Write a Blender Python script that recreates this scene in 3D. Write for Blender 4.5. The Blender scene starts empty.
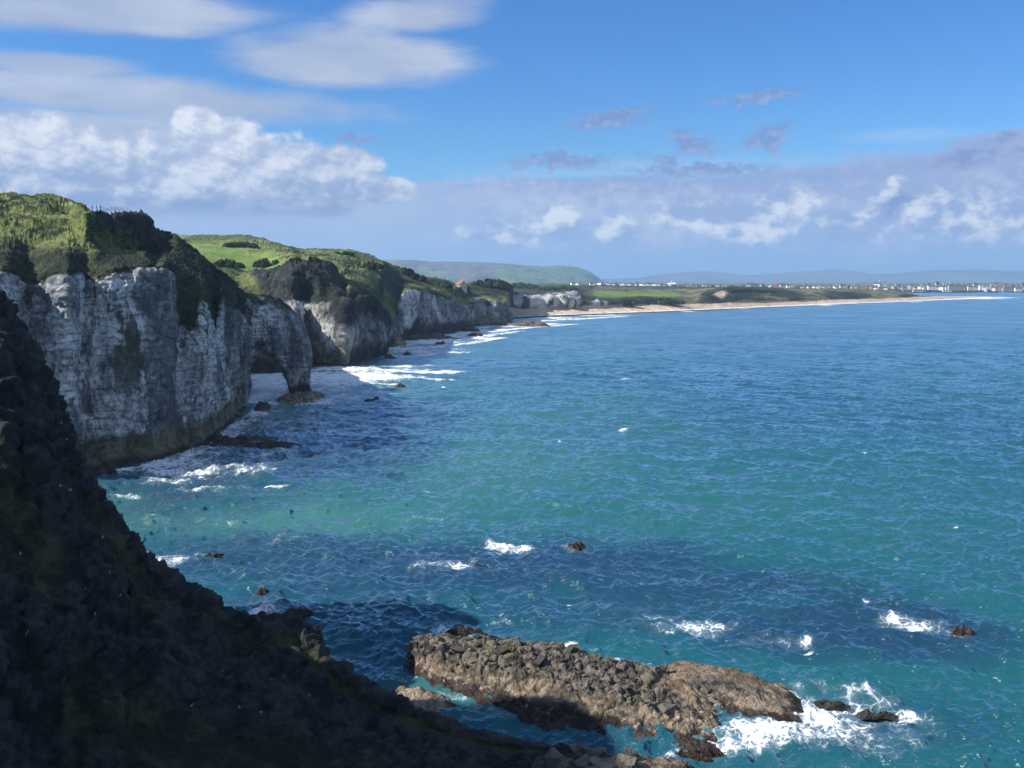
import bpy, bmesh, math, random
import numpy as np
from mathutils import Vector

C = bpy.context.scene.collection
S = bpy.context.scene
rng = np.random.RandomState(7)
random.seed(7)

# ------------------------------------------------------------------ camera
H = 50.0                                   # eye above the sea
F = 1000.0                                 # focal length in pixels of a 1024 px frame
TH = math.atan(0.104)
cd = bpy.data.cameras.new('camera'); cam = bpy.data.objects.new('camera', cd); C.objects.link(cam)
cam.location = (0, 0, H); cam.rotation_euler = (math.pi/2 - TH, 0, 0)
cd.sensor_width = 36; cd.lens = F/1024*36; cd.clip_start = 0.5; cd.clip_end = 200000
S.camera = cam

# ------------------------------------------------------------------ sun, sky, exposure
SUN_EL = math.radians(38); SUN_AZ = math.radians(-103)      # azimuth clockwise from +Y
SV = Vector((math.sin(SUN_AZ)*math.cos(SUN_EL), math.cos(SUN_AZ)*math.cos(SUN_EL), math.sin(SUN_EL)))
ld = bpy.data.lights.new('sun', 'SUN'); ld.energy = 4.4; ld.angle = math.radians(0.5); ld.color = (1, .95, .87)
sun = bpy.data.objects.new('sun', ld); C.objects.link(sun)
sun.rotation_euler = (-SV).to_track_quat('-Z', 'Y').to_euler(); sun.location = (-200, -100, 300)
S.view_settings.view_transform = 'Standard'; S.view_settings.look = 'None'
S.view_settings.gamma = 1; S.view_settings.use_curve_mapping = False
EXPO = 0.8
S.view_settings.exposure = EXPO
SKY_K = 0.10

w = bpy.data.worlds.new('World'); S.world = w; w.use_nodes = True
NT = w.node_tree; NT.nodes.clear()
class E:                                   # tiny expression builder for math nodes
    nt = NT
    def __init__(s, sock): s.s = sock
    def __add__(a, b): return M('ADD', a, b)
    def __radd__(a, b): return M('ADD', b, a)
    def __sub__(a, b): return M('SUBTRACT', a, b)
    def __rsub__(a, b): return M('SUBTRACT', b, a)
    def __mul__(a, b): return M('MULTIPLY', a, b)
    def __rmul__(a, b): return M('MULTIPLY', b, a)
    def __truediv__(a, b): return M('DIVIDE', a, b)
def put(i, v):
    if isinstance(v, E): E.nt.links.new(v.s, i)
    else: i.default_value = v
def M(op, *a):
    n = E.nt.nodes.new('ShaderNodeMath'); n.operation = op
    for i, v in enumerate(a): put(n.inputs[i], v)
    return E(n.outputs[0])
def sstep(lo, hi, x, clamp=True):
    n = E.nt.nodes.new('ShaderNodeMapRange'); n.interpolation_type = 'SMOOTHSTEP'
    put(n.inputs['Value'], x); put(n.inputs['From Min'], lo); put(n.inputs['From Max'], hi)
    return E(n.outputs[0])
def vec(x, y, z):
    n = E.nt.nodes.new('ShaderNodeCombineXYZ')
    for i, v in enumerate((x, y, z)): put(n.inputs[i], v)
    return E(n.outputs[0])
def noise(v, scale, detail=5, rough=.55, dist=0.0, col=False):
    n = E.nt.nodes.new('ShaderNodeTexNoise'); put(n.inputs['Vector'], v)
    n.inputs['Scale'].default_value = scale; n.inputs['Detail'].default_value = detail
    n.inputs['Roughness'].default_value = rough; n.inputs['Distortion'].default_value = dist
    return E(n.outputs[1 if col else 0])
def rgb(c):
    n = E.nt.nodes.new('ShaderNodeRGB'); n.outputs[0].default_value = (*c, 1); return E(n.outputs[0])
def mix(f, a, b, mode='MIX'):
    n = E.nt.nodes.new('ShaderNodeMix'); n.data_type = 'RGBA'; n.blend_type = mode
    put(n.inputs[0], f)
    for k, v in ((6, a), (7, b)):
        if isinstance(v, tuple): n.inputs[k].default_value = (*v, 1)
        else: put(n.inputs[k], v)
    return E(n.outputs[2])
def lin(*c): return tuple(((x/255+.055)/1.055)**2.4 if x > 10 else x/255/12.92 for x in c)

sky = NT.nodes.new('ShaderNodeTexSky'); sky.sky_type = 'NISHITA'; sky.sun_disc = False
sky.sun_elevation = SUN_EL; sky.sun_rotation = SUN_AZ; sky.altitude = 50
sky.air_density = 1.0; sky.dust_density = 0.3; sky.ozone_density = 2.5
tc = NT.nodes.new('ShaderNodeTexCoord'); sp = NT.nodes.new('ShaderNodeSeparateXYZ')
NT.links.new(tc.outputs['Generated'], sp.inputs[0])
dx, dy, dz = (E(sp.outputs[i]) for i in range(3))
az = M('ARCTAN2', dx, dy)                                  # 0 = ahead
el = M('ARCSINE', dz)
# sky coordinates: tenths of a radian to the right and upwards
u = az*10.0; v = el*10.0
P2 = vec(u, v, 0.0)
n1 = noise(vec(u*0.55, v*2.2, 3.0), 1.0, 6, .55) - 0.5     # streaky
n2 = noise(vec(u, v*1.5, 9.0), 1.7, 8, .58) - 0.5          # billowy
n2b = noise(vec(u + 0.10, v*1.5 - 0.14, 9.0), 1.7, 8, .58) - 0.5
n3 = noise(vec(u*0.35, v*2.5, 5.0), 0.9, 4, .5) - 0.5
n4 = noise(vec(u, v*1.3, 4.0), 6.5, 6, .6) - 0.5
n4b = noise(vec(u + 0.03, v*1.3 - 0.06, 4.0), 6.5, 6, .6) - 0.5
def UV(px, py):
    a = math.atan((px-512)/F); e = math.atan(((384-py)/F*math.cos(TH)-math.sin(TH))/(math.cos(TH)+(384-py)/F*math.sin(TH))*math.cos(a))
    return a*10, e*10
def blob(px, py, rx, ry, slant=0.0):
    cu, cv = UV(px, py)
    a = (u-cu)*(100/rx)
    b = ((v-cv) - (u-cu)*slant)*(100/ry)
    return 1.0 - M('SQRT', a*a + b*b)
wu = u + n2*1.1 + n4*.25; wv = v + n4*.34 + n1*.25
def wblob(px, py, rx, ry, slant=0.0):
    cu_, cv_ = UV(px, py); a = (wu-cu_)*(100/rx); b = ((wv-cv_) - (wu-cu_)*slant)*(100/ry)
    return 1.0 - M('SQRT', a*a + b*b)
def mx(*l):
    r = l[0]
    for q in l[1:]: r = M('MAXIMUM', r, q)
    return r
base = mix(1.0, E(sky.outputs[0]), mix(sstep(0.2, 2.6, v), (0.38, 0.62, 0.86), (0.25, 0.52, 0.84)), 'MULTIPLY')
def K(*c): return tuple(x/SKY_K/2**EXPO for x in lin(*c))          # a cloud's radiance in sky units
# smooth high streaks, upper left
hi = mx(blob(110, 12, 175, 27, .05), blob(65, 63, 95, 15), blob(345, 58, 140, 34, .02), blob(150, 98, 250, 26, -.02),
        blob(60, 128, 200, 26), blob(430, 14, 90, 22, .1)*0.8, blob(-250, 80, 300, 60), blob(-300, 10, 200, 30))
him = sstep(-0.02, 0.55, hi + n1*1.1 + n2*0.25)
hic = mix(sstep(-.2, .35, n1 + n2*.3), K(168, 182, 212), K(208, 215, 230))
col = mix(him*0.88, base, hic)
# thin pale wisps to the right
wi = mx(blob(900, 135, 75, 9), blob(640, 172, 230, 16), blob(880, 170, 60, 8))
col = mix(sstep(0, .8, wi + n1*.7)*0.45, col, K(170, 205, 242))
# the long lavender bank that lies on the horizon
top = 0.0
bank_top = UV(512, 172)[1]
bank = sstep(-0.05, 0.06, (bank_top - v) + n3*0.55 + n2*0.16 + sstep(2.0, 5.2, u)*0.22 - sstep(0.2, -2.5, u)*0.25)
bank_c = mix(sstep(-0.1, .9, v + n3*.25), K(140, 179, 232), K(160, 178, 221))
bank_c = mix(sstep(-.1, .28, n2 + n3*.4)*0.5, bank_c, K(184, 198, 228))
bank_c = mix(sstep(1.0, -1.5, u)*.4, bank_c, K(182, 198, 230))
col = mix(bank*0.93, col, bank_c)
gap = mx(blob(780, 179, 120, 5), blob(620, 178, 110, 4), blob(470, 186, 22, 3))
col = mix(sstep(0, .7, gap + n1*.8)*.65, col, K(125, 178, 232))
# cumulus: towers left, small puffs in the bank
cu = mx(blob(205, 130, 26, 26), blob(238, 152, 50, 34), blob(300, 178, 82, 44), blob(345, 174, 44, 34), blob(225, 186, 90, 44),
        blob(15, 168, 78, 54), blob(90, 178, 90, 44), blob(140, 182, 70, 46), blob(-90, 160, 120, 60), blob(385, 190, 40, 14))
cum = sstep(0.02, 0.27, cu + n2*0.85 + n4*.40)
sh = sstep(-0.12, 0.16, (n2 - n2b) + (n4 - n4b)*.25)*0.70 + sstep(0.75, 1.6, v + n2*.5)*0.42
cuc = mix(sh, K(152, 172, 212), K(232, 238, 248))
flat = sstep(UV(0, 217)[1], UV(0, 200)[1], v + n2*.18)
col = mix(cum*flat, col, mix(sstep(UV(0, 214)[1], UV(0, 180)[1], v + n2*.2), K(134, 158, 206), cuc))
pf = mx(blob(560, 224, 22, 24), blob(612, 232, 34, 20)*.8, blob(785, 205, 44, 26), blob(745, 222, 60, 24), blob(893, 200, 42, 30), blob(950, 214, 70, 28),
        blob(690, 216, 50, 18)*.7, blob(1010, 220, 60, 24), blob(850, 226, 50, 20), blob(1120, 210, 70, 30), blob(500, 232, 60, 16)*.6)
lip = sstep(.62, .95, v + n3*.2)*sstep(-.6, .6, u)
col = mix(lip*bank*.55, col, K(148, 166, 214))
belt = sstep(.12, .45, v)*sstep(1.35, .8, v)*sstep(-1.6, .2, u)
bk = sstep(-.12, .26, n2*.55 + n4*.95 + n3*.3)*belt
col = mix(bk*.75, col, K(194, 206, 232))
pfm = sstep(0.04, .42, pf + n2*.55 + n4*1.0)
col = mix(pfm*0.8, col, mix(sstep(-.07, .14, n2 - n2b + n2*.25), K(150, 174, 218), K(236, 241, 249)))
# small violet scraps
sc = mx(wblob(607, 121, 66, 13, .10), wblob(752, 99, 48, 11, .08), wblob(695, 143, 44, 17, -.1), wblob(764, 137, 30, 17, -.15), wblob(890, 207, 26, 14),
        wblob(658, 158, 26, 12, -.1), wblob(996, 136, 34, 8, .06), wblob(960, 158, 60, 14), wblob(560, 164, 80, 10), wblob(690, 168, 120, 8), wblob(345, 138, 45, 9), wblob(1060, 150, 60, 12))
scm = sstep(0.08, 0.75, sc + n2*0.4 + n4*.8)
col = mix(scm*0.85, col, mix(sstep(-.1, .2, n4 - n4b + n4*.4), K(126, 150, 204), K(152, 172, 214)))
# behind the viewer and overhead: unseen broken clouds, made bright to lift the ambient light
gen = sstep(-0.02, .22, noise(E(tc.outputs['Generated']), 2.6, 6, .6) - 0.42)
out = M('MAXIMUM', sstep(0.75, 1.0, M('ABSOLUTE', az)), sstep(5.0, 7.0, v))
col = mix(gen*out*0.75, col, K(222, 230, 242))
# below the horizon: dull sea colour
col = mix(sstep(0.0, -0.06, v), col, K(90, 130, 180))
bg = NT.nodes.new('ShaderNodeBackground'); bg.inputs[1].default_value = SKY_K
NT.links.new(col.s, bg.inputs[0])
wo = NT.nodes.new('ShaderNodeOutputWorld'); NT.links.new(bg.outputs[0], wo.inputs[0])
w.cycles.sampling_method = 'MANUAL'; w.cycles.sample_map_resolution = 1024

S.cycles.max_bounces = 5; S.cycles.diffuse_bounces = 2; S.cycles.glossy_bounces = 2
S.cycles.volume_bounces = 0; S.cycles.caustics_reflective = False
S.cycles.use_denoising = True

# ------------------------------------------------------------------ geometry of the picture -> world
ct, st = math.cos(TH), math.sin(TH)
def ray(px, py):
    a = (px-512)/F; b = (384-py)/F
    return a, ct + b*st, -st + b*ct
def G(px, py, z=0.0):
    a, y, c = ray(px, py); t = (z-H)/c
    return np.array([a*t, y*t, z])
def D(px, py, Y):
    a, y, c = ray(px, py); t = Y/y
    return np.array([a*t, Y, H + c*t])

# ------------------------------------------------------------------ noise in numpy
PERM = rng.permutation(4096).astype(np.int64); RV = (rng.rand(4096)*2-1).astype(np.float32)
def h3(ix, iy, iz): return PERM[(PERM[(PERM[ix & 4095] + iy) & 4095] + iz) & 4095]
def vn(x, y, z):
    fx, fy, fz = np.floor(x), np.floor(y), np.floor(z)
    ix, iy, iz = fx.astype(np.int64), fy.astype(np.int64), fz.astype(np.int64)
    a, b, c = x-fx, y-fy, z-fz
    a = a*a*a*(a*(a*6-15)+10); b = b*b*b*(b*(b*6-15)+10); c = c*c*c*(c*(c*6-15)+10)
    r = 0
    for i in (0, 1):
        for j in (0, 1):
            for k in (0, 1):
                r = r + RV[h3(ix+i, iy+j, iz+k)]*(a if i else 1-a)*(b if j else 1-b)*(c if k else 1-c)
    return r
def fbm(P, s, o=4, g=.5, seed=0, ridged=False):
    sx = s if isinstance(s, (tuple, list)) else (s, s, s)
    x, y, z = P[..., 0]/sx[0]+seed*17.3, P[..., 1]/sx[1]+seed*7.7, P[..., 2]/sx[2]+seed*3.1
    r = 0; amp = 1; tot = 0
    for k in range(o):
        n = vn(x, y, z)
        if ridged: n = 1-2*np.abs(n)
        r = r + amp*n; tot += amp; amp *= g
        x = x*2.03+5.1; y = y*2.03+1.7; z = z*2.03+9.2
    return r/tot*1.5
def worley(P, s, seed=0, k3=True):
    """distance to nearest and second nearest point, and a random value of the nearest cell"""
    x, y, z = P[..., 0]/s+seed*11.1, P[..., 1]/s+seed*5.3, (P[..., 2]/s if k3 else P[..., 2]*0)
    ix, iy, iz = np.floor(x).astype(np.int64), np.floor(y).astype(np.int64), np.floor(z).astype(np.int64)
    f1 = np.full(x.shape, 9., np.float32); f2 = f1.copy(); val = f1*0
    for i in (-1, 0, 1):
        for j in (-1, 0, 1):
            for k in ((-1, 0, 1) if k3 else (0,)):
                h = h3(ix+i, iy+j, iz+k)
                qx = ix+i+.5+.45*RV[h]; qy = iy+j+.5+.45*RV[(h+911) & 4095]
                qz = iz+k+.5+.45*RV[(h+1777) & 4095] if k3 else z
                d = np.sqrt((x-qx)**2+(y-qy)**2+(z-qz)**2)
                m = d < f1
                f2 = np.where(m, f1, np.minimum(f2, d)); val = np.where(m, RV[(h+333) & 4095], val); f1 = np.where(m, d, f1)
    return f1, f2, val
def ss(a, b, x):
    t = np.clip((x-a)/(b-a), 0, 1); return t*t*(3-2*t)
def lerp(a, b, t):
    t = np.asarray(t)[..., None]; return np.asarray(a)*(1-t)+np.asarray(b)*t

# ------------------------------------------------------------------ mesh helpers
def grid_mesh(name, P, mat, col=None, attrs=None, mask=None, smooth=True, parent=None):
    nu, nv = P.shape[:2]
    me = bpy.data.meshes.new(name)
    idx = np.arange(nu*nv).reshape(nu, nv)
    q = np.stack([idx[:-1, :-1], idx[1:, :-1], idx[1:, 1:], idx[:-1, 1:]], -1).reshape(-1, 4)
    if mask is not None: q = q[mask.reshape(-1)]
    me.vertices.add(nu*nv); me.vertices.foreach_set('co', np.ascontiguousarray(P.reshape(-1, 3), np.float32).ravel())
    me.loops.add(q.size); me.loops.foreach_set('vertex_index', q.astype(np.int32).ravel())
    me.polygons.add(len(q)); me.polygons.foreach_set('loop_start', np.arange(0, q.size, 4, dtype=np.int32))
    me.polygons.foreach_set('use_smooth', np.full(len(q), smooth))
    me.update(calc_edges=True)
    fin(me, col, attrs)
    me.materials.append(mat)
    o = bpy.data.objects.new(name, me); C.objects.link(o)
    if parent: o.parent = parent
    return o
def fin(me, col, attrs):
    if col is not None:
        a = me.color_attributes.new('Col', 'FLOAT_COLOR', 'POINT')
        c = np.ones((len(me.vertices), 4), np.float32); c[:, :3] = np.clip(col.reshape(-1, 3), 0, 1)
        a.data.foreach_set('color', c.ravel())
    for k, v in (attrs or {}).items():
        a = me.attributes.new(k, 'FLOAT', 'POINT'); a.data.foreach_set('value', np.ascontiguousarray(v, np.float32).ravel())
def soup(name, verts, faces, mat, parent=None, smooth=False):
    me = bpy.data.meshes.new(name); me.from_pydata([tuple(map(float, p)) for p in verts], [], faces); me.materials.append(mat)
    me.polygons.foreach_set('use_smooth', np.full(len(faces), smooth)); me.update()
    o = bpy.data.objects.new(name, me); C.objects.link(o)
    if parent: o.parent = parent
    return o
def normals(P):
    du = np.gradient(P, axis=0); dv = np.gradient(P, axis=1)
    n = np.cross(du, dv); l = np.linalg.norm(n, axis=-1, keepdims=True)
    return n/np.maximum(l, 1e-9)
def smooth_grid(A, k):
    for _ in range(k):
        A = A.copy(); A[1:-1] = (A[:-2]+2*A[1:-1]+A[2:])/4; A[:, 1:-1] = (A[:, :-2]+2*A[:, 1:-1]+A[:, 2:])/4
    return A
def tag(o, label, cat, group=None):
    o['label'] = label; o['category'] = cat
    if group: o['group'] = group
    return o
def struct(o): o['kind'] = 'structure'; return o

# ------------------------------------------------------------------ materials
def newmat(name):
    m = bpy.data.materials.new(name); m.use_nodes = True; E.nt = m.node_tree
    b = m.node_tree.nodes['Principled BSDF']; return m, b
def attr(name, colr=False):
    n = E.nt.nodes.new('ShaderNodeAttribute'); n.attribute_name = name; return E(n.outputs[0 if colr else 2])
def objco():
    n = E.nt.nodes.new('ShaderNodeTexCoord'); return E(n.outputs['Object'])
def bump(h, dist, strength=1.0):
    n = E.nt.nodes.new('ShaderNodeBump'); put(n.inputs['Height'], h); n.inputs['Distance'].default_value = dist
    n.inputs['Strength'].default_value = strength; return E(n.outputs[0])
def terrain_mat(name, s1, s2, bd, rough=.9, var=.5, cell=None):
    m, b = newmat(name); co = objco()
    a = noise(co, 1/s1, 8, .62); c = noise(co, 1/s2, 4, .6)
    f = (a-0.5)*2*var + (c-0.5)*var + 1.0
    n = E.nt.nodes.new('ShaderNodeVectorMath'); n.operation = 'SCALE'
    put(n.inputs[0], attr('Col', True)); put(n.inputs['Scale'], f)
    E.nt.links.new(n.outputs[0], b.inputs['Base Color'])
    h = a*s1*0.6 + c*s2*.6
    if cell:
        vo = E.nt.nodes.new('ShaderNodeTexVoronoi'); put(vo.inputs['Vector'], co); vo.inputs['Scale'].default_value = 1/cell
        h = h - E(vo.outputs[0])*cell*.4
    E.nt.links.new(bump(h, bd).s, b.inputs['Normal'])
    b.inputs['Roughness'].default_value = rough; b.inputs['Specular IOR Level'].default_value = .25
    return m
m_cliff = terrain_mat('chalk_cliff_face', 5.0, 1.0, 1.0, .9, .45)
m_far = terrain_mat('far_coast', 25.0, 6.0, 1.0, .95, .35)
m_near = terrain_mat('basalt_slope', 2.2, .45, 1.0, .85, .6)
m_rock = terrain_mat('sea_rock_surface', .9, .18, 1.0, .75, .45, .35)
m_hill = terrain_mat('distant_hill_surface', 900., 150., 1.0, 1, .25)
def plain(name, c, rough=.8, nz=0.0, sc=1.0):
    m, b = newmat(name)
    if nz:
        b_ = noise(objco(), sc, 4, .6)
        n = E.nt.nodes.new('ShaderNodeVectorMath'); n.operation = 'SCALE'; put(n.inputs[0], rgb(c)); put(n.inputs['Scale'], (b_-.5)*2*nz+1.0)
        E.nt.links.new(n.outputs[0], b.inputs['Base Color'])
    else: b.inputs['Base Color'].default_value = (*c, 1)
    b.inputs['Roughness'].default_value = rough; return m

# ------------------------------------------------------------------ cover types: colour and relief of each
TY = 'dlcqbghsnkuf'
def cover(P, W, sc=1.0):
    """albedo for each vertex out of the type weights"""
    z = P[..., 2]
    big = fbm(P, (9*sc, 9*sc, 30*sc), 4, .55, 1); med = fbm(P, (3.5*sc, 3.5*sc, 9*sc), 4, .6, 2); fin_ = fbm(P, 1.5*sc, 3, .6, 3)
    strat = fbm(P, (14*sc, 14*sc, 1.3*sc), 3, .6, 4); g1 = fbm(P, 12*sc, 5, .6, 5); g2 = fbm(P, 3*sc, 4, .65, 6)
    cols = {}
    bg_ = fbm(P, (15*sc, 15*sc, 34*sc), 4, .55, 14)
    ch = lerp((.16, .18, .20), (.70, .70, .685), ss(-.5, .5, med*.7+fin_*.6+bg_*.9))
    ch = lerp(ch, (.11, .125, .135), ss(.05, .6, -bg_+med*.5+fin_*.4)*.45)  # broad dark tone painted in for shaded recesses between buttresses
    ch = lerp(ch, (.07, .085, .10), ss(.2, .55, fbm(P, (7*sc, 7*sc, 13*sc), 5, .66, 9)+fin_*.35)*.7)
    ch = lerp(ch, (.10, .105, .11), ss(.25, .75, strat*.7+fin_*.55-.1)*.75)
    ch = lerp(ch, (.36, .29, .20), ss(.45, .9, big-med*.4)*.6)
    if W[..., TY.index('c')].max() > 0:
        fl = ss(.93, 1., np.abs(np.sin(z*(1.15/sc)+fbm(P, 9*sc, 3, .5, 15)*1.6)))*ss(-.2, .3, fbm(P, (10*sc, 10*sc, 4*sc), 3, .6, 16)+.1)
        w1, w2, _ = worley(P*np.array([1, 1, .55])+fbm(P, 2*sc, 3, .6, 17)[..., None]*.9*sc, 3.4*sc, 18)
        ck = ss(.10, .02, w2-w1)
        ch = lerp(ch, (.035, .048, .02), ss(.28, .5, fbm(P, (8*sc, 8*sc, 34*sc), 4, .6, 19)+fin_*.15)*ss(12, 26, z)*.85)
        ch = lerp(ch, (.06, .065, .07), np.clip(fl*.5+ck*.42, 0, .8))
    cols['c'] = ch
    cols['q'] = lerp((.10, .10, .095), (.36, .36, .33), ss(-.4, .7, med+fin_*.6))
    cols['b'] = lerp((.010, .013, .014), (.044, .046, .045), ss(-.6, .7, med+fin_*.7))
    cols['d'] = lerp((.018, .016, .013), (.055, .042, .03), ss(-.5, .6, med+fin_))
    cols['l'] = lerp((.08, .085, .05), (.20, .18, .12), ss(-.5, .6, med+fin_*.5))
    gr = lerp((.075, .105, .026), (.20, .225, .07), ss(-.5, .6, g1+g2*.6))
    gr = lerp(gr, (.015, .026, .010), ss(.22, .5, g2*1.1-g1*.5))
    gr = lerp(gr, (.16, .12, .06), ss(.55, .95, fbm(P, 7*sc, 4, .6, 8)+g2*.2)*.6)
    cols['g'] = gr
    cols['h'] = lerp((.012, .020, .010), (.055, .066, .028), ss(-.4, .8, g1+g2*.8))
    cols['s'] = lerp((.50, .37, .25), (.62, .49, .36), ss(-.5, .5, g1))
    cols['n'] = lerp((.055, .06, .03), (.20, .185, .085), ss(-.5, .6, g1*.8+g2*.8))
    cols['k'] = lerp((.12, .20, .03), (.19, .26, .055), ss(-.5, .5, g1+g2*.4))
    cols['u'] = lerp((.05, .055, .05), (.50, .50, .48), ss(-.25, .2, fbm(P, (15, 15, 70), 3, .6, 12)+.35*fbm(P, 9, 3, .6, 13)+.05))
    cols['f'] = lerp((.09, .13, .03), (.16, .18, .06), ss(-.3, .3, g1))
    out = np.zeros(P.shape)
    for i, t in enumerate(TY): 
        if W[..., i].max() > 0: out += cols[t]*W[..., i:i+1]
    return out
def catmull(A, n_per, axis=0, lin_=False):
    A = np.moveaxis(A, axis, 0); out = []
    n = len(A)
    for i in range(n-1):
        p0, p1, p2, p3 = A[max(i-1, 0)], A[i], A[i+1], A[min(i+2, n-1)]
        for t in np.linspace(0, 1, n_per[i], endpoint=False):
            if lin_: out.append(p1*(1-t)+p2*t)
            else:
                # tension .35 keeps corners firm
                k = .35
                m1 = k*(p2-p0); m2 = k*(p3-p1)
                out.append((2*t**3-3*t**2+1)*p1+(t**3-2*t**2+t)*m1+(-2*t**3+3*t**2)*p2+(t**3-t**2)*m2)
    out.append(A[-1])
    return np.moveaxis(np.array(out), 0, axis)
def loft(name, cols, mat, res=1.0, vres=1.0, amp={}, sc=1.0, tnoise=.35, disp=None, sm=4, maxn=90):
    """cols: list of profiles; each a list of (px, py, Y, type) from below the water up, over the top and down behind"""
    K_ = np.array([[D(p[0], p[1], p[2]) for p in c] for c in cols])
    T = np.zeros(K_.shape[:2]+(len(TY),))
    for i, c in enumerate(cols):
        for j, p in enumerate(c): T[i, j, TY.index(p[3])] = 1
    px = np.array([[[p[0], p[1]] for p in c] for c in cols], float)
    du = np.linalg.norm(np.diff(px, axis=0), axis=-1).max(1); dv = np.median(np.linalg.norm(np.diff(px, axis=1), axis=-1), axis=0)
    nu = [int(min(maxn*3, max(3, d/res))) for d in du]; nv = [int(min(maxn*3, max(5, d/vres))) for d in dv]
    P = catmull(catmull(K_, nu, 0), nv, 1)
    W = catmull(catmull(T, nu, 0, True), nv, 1, True)
    # ragged borders between covers: sharpen the weights after adding noise
    for i in range(len(TY)):
        if W[..., i].max() > 0: W[..., i] += tnoise*fbm(P, 8*sc, 5, .62, 20+i)*(W[..., i] > .02)
    W = np.clip(W, 0, None)**4; W /= np.maximum(W.sum(-1, keepdims=True), 1e-6)
    N = normals(smooth_grid(P, sm))
    if disp: P = disp(P, N, W)
    else:
        A = {t: W[..., i] for i, t in enumerate(TY)}
        hard = A['c']+A['q']+A['b']+A['u']+A['l']*.5; soft = A['g']+A['h']+A['n']
        rid = fbm(P, (16*sc, 16*sc, 45*sc), 4, .55, 30, True)
        rid2 = fbm(P, (5*sc, 5*sc, 14*sc), 4, .6, 31, True)
        f1, f2, vv = worley(P*np.array([1, 1, .7]), 4.5*sc, 3)
        st_ = fbm(P, (20*sc, 20*sc, 2.2*sc), 2, .5, 32)
        hd = rid*2.6*amp.get('hard', 1)+rid2*1.1*amp.get('hard2', 1)+np.minimum(f2-f1, .3)*2.0*amp.get('hard2', 1)+vv*.7*amp.get('hard2', 1)+st_*.28*amp.get('hard2', 1)
        so = fbm(P, 14*sc, 3, .5, 33)*1.5*amp.get('soft', 1) + fbm(P, (4.2*sc, 2.6*sc, 1.3*sc), 5, .66, 34)*.7*amp.get('soft2', 1)
        d = (hd*hard+so*soft+fbm(P, 2.5*sc, 3, .6, 35)*.4*(A['d']+A['l']))*sc
        P = P + N*d[..., None]
    col = cover(P, W, sc)
    return P, W, col

def flip_up(P):
    return P
def Yw(py): return float(G(512, py)[1])         # distance of the water seen at this height of the frame
def wrap(col, dpx, dY):                        # the same profile moved back, to close a headland behind
    return [(p[0]+dpx, p[1], p[2]+dY, p[3]) for p in col]

# ================================================================== THE SETTING
# ------------------------------------------------------------------ main chalk cliff
def mc(px, w, ledge, foot, mid, ct_, g1, g2, sk, Y=None, dy=(4, 7, 12, 20, 40, 66, 100), ty='lcchgg', bk=60, gx=0):
    Y0 = Yw(w) if Y is None else Y
    return [(px, w+14, Y0-4, 'd'), (px, w, Y0, 'd'), (px, ledge, Y0+dy[0]*1.6, ty[0]), (px, foot, Y0+dy[1]+1.5, ty[0]), (px, foot-22, Y0+dy[1]+2.5, ty[1]), (px, mid, Y0+dy[2]+1, ty[1]),
            (px, ct_+20, Y0+dy[3]*.8+dy[2]*.2, ty[2]), (px, ct_+3, Y0+dy[3]+1.5, 'h' if ty[3] == 'h' else ty[3]), (px, g1, Y0+dy[4], ty[3]), (px, g2, Y0+dy[5], ty[4]), (px, sk, Y0+dy[6], ty[5]), (px, sk+6, Y0+dy[6]+bk, 'g'), (px, sk+14, Y0+dy[6]+bk*3, 'g')]
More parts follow.
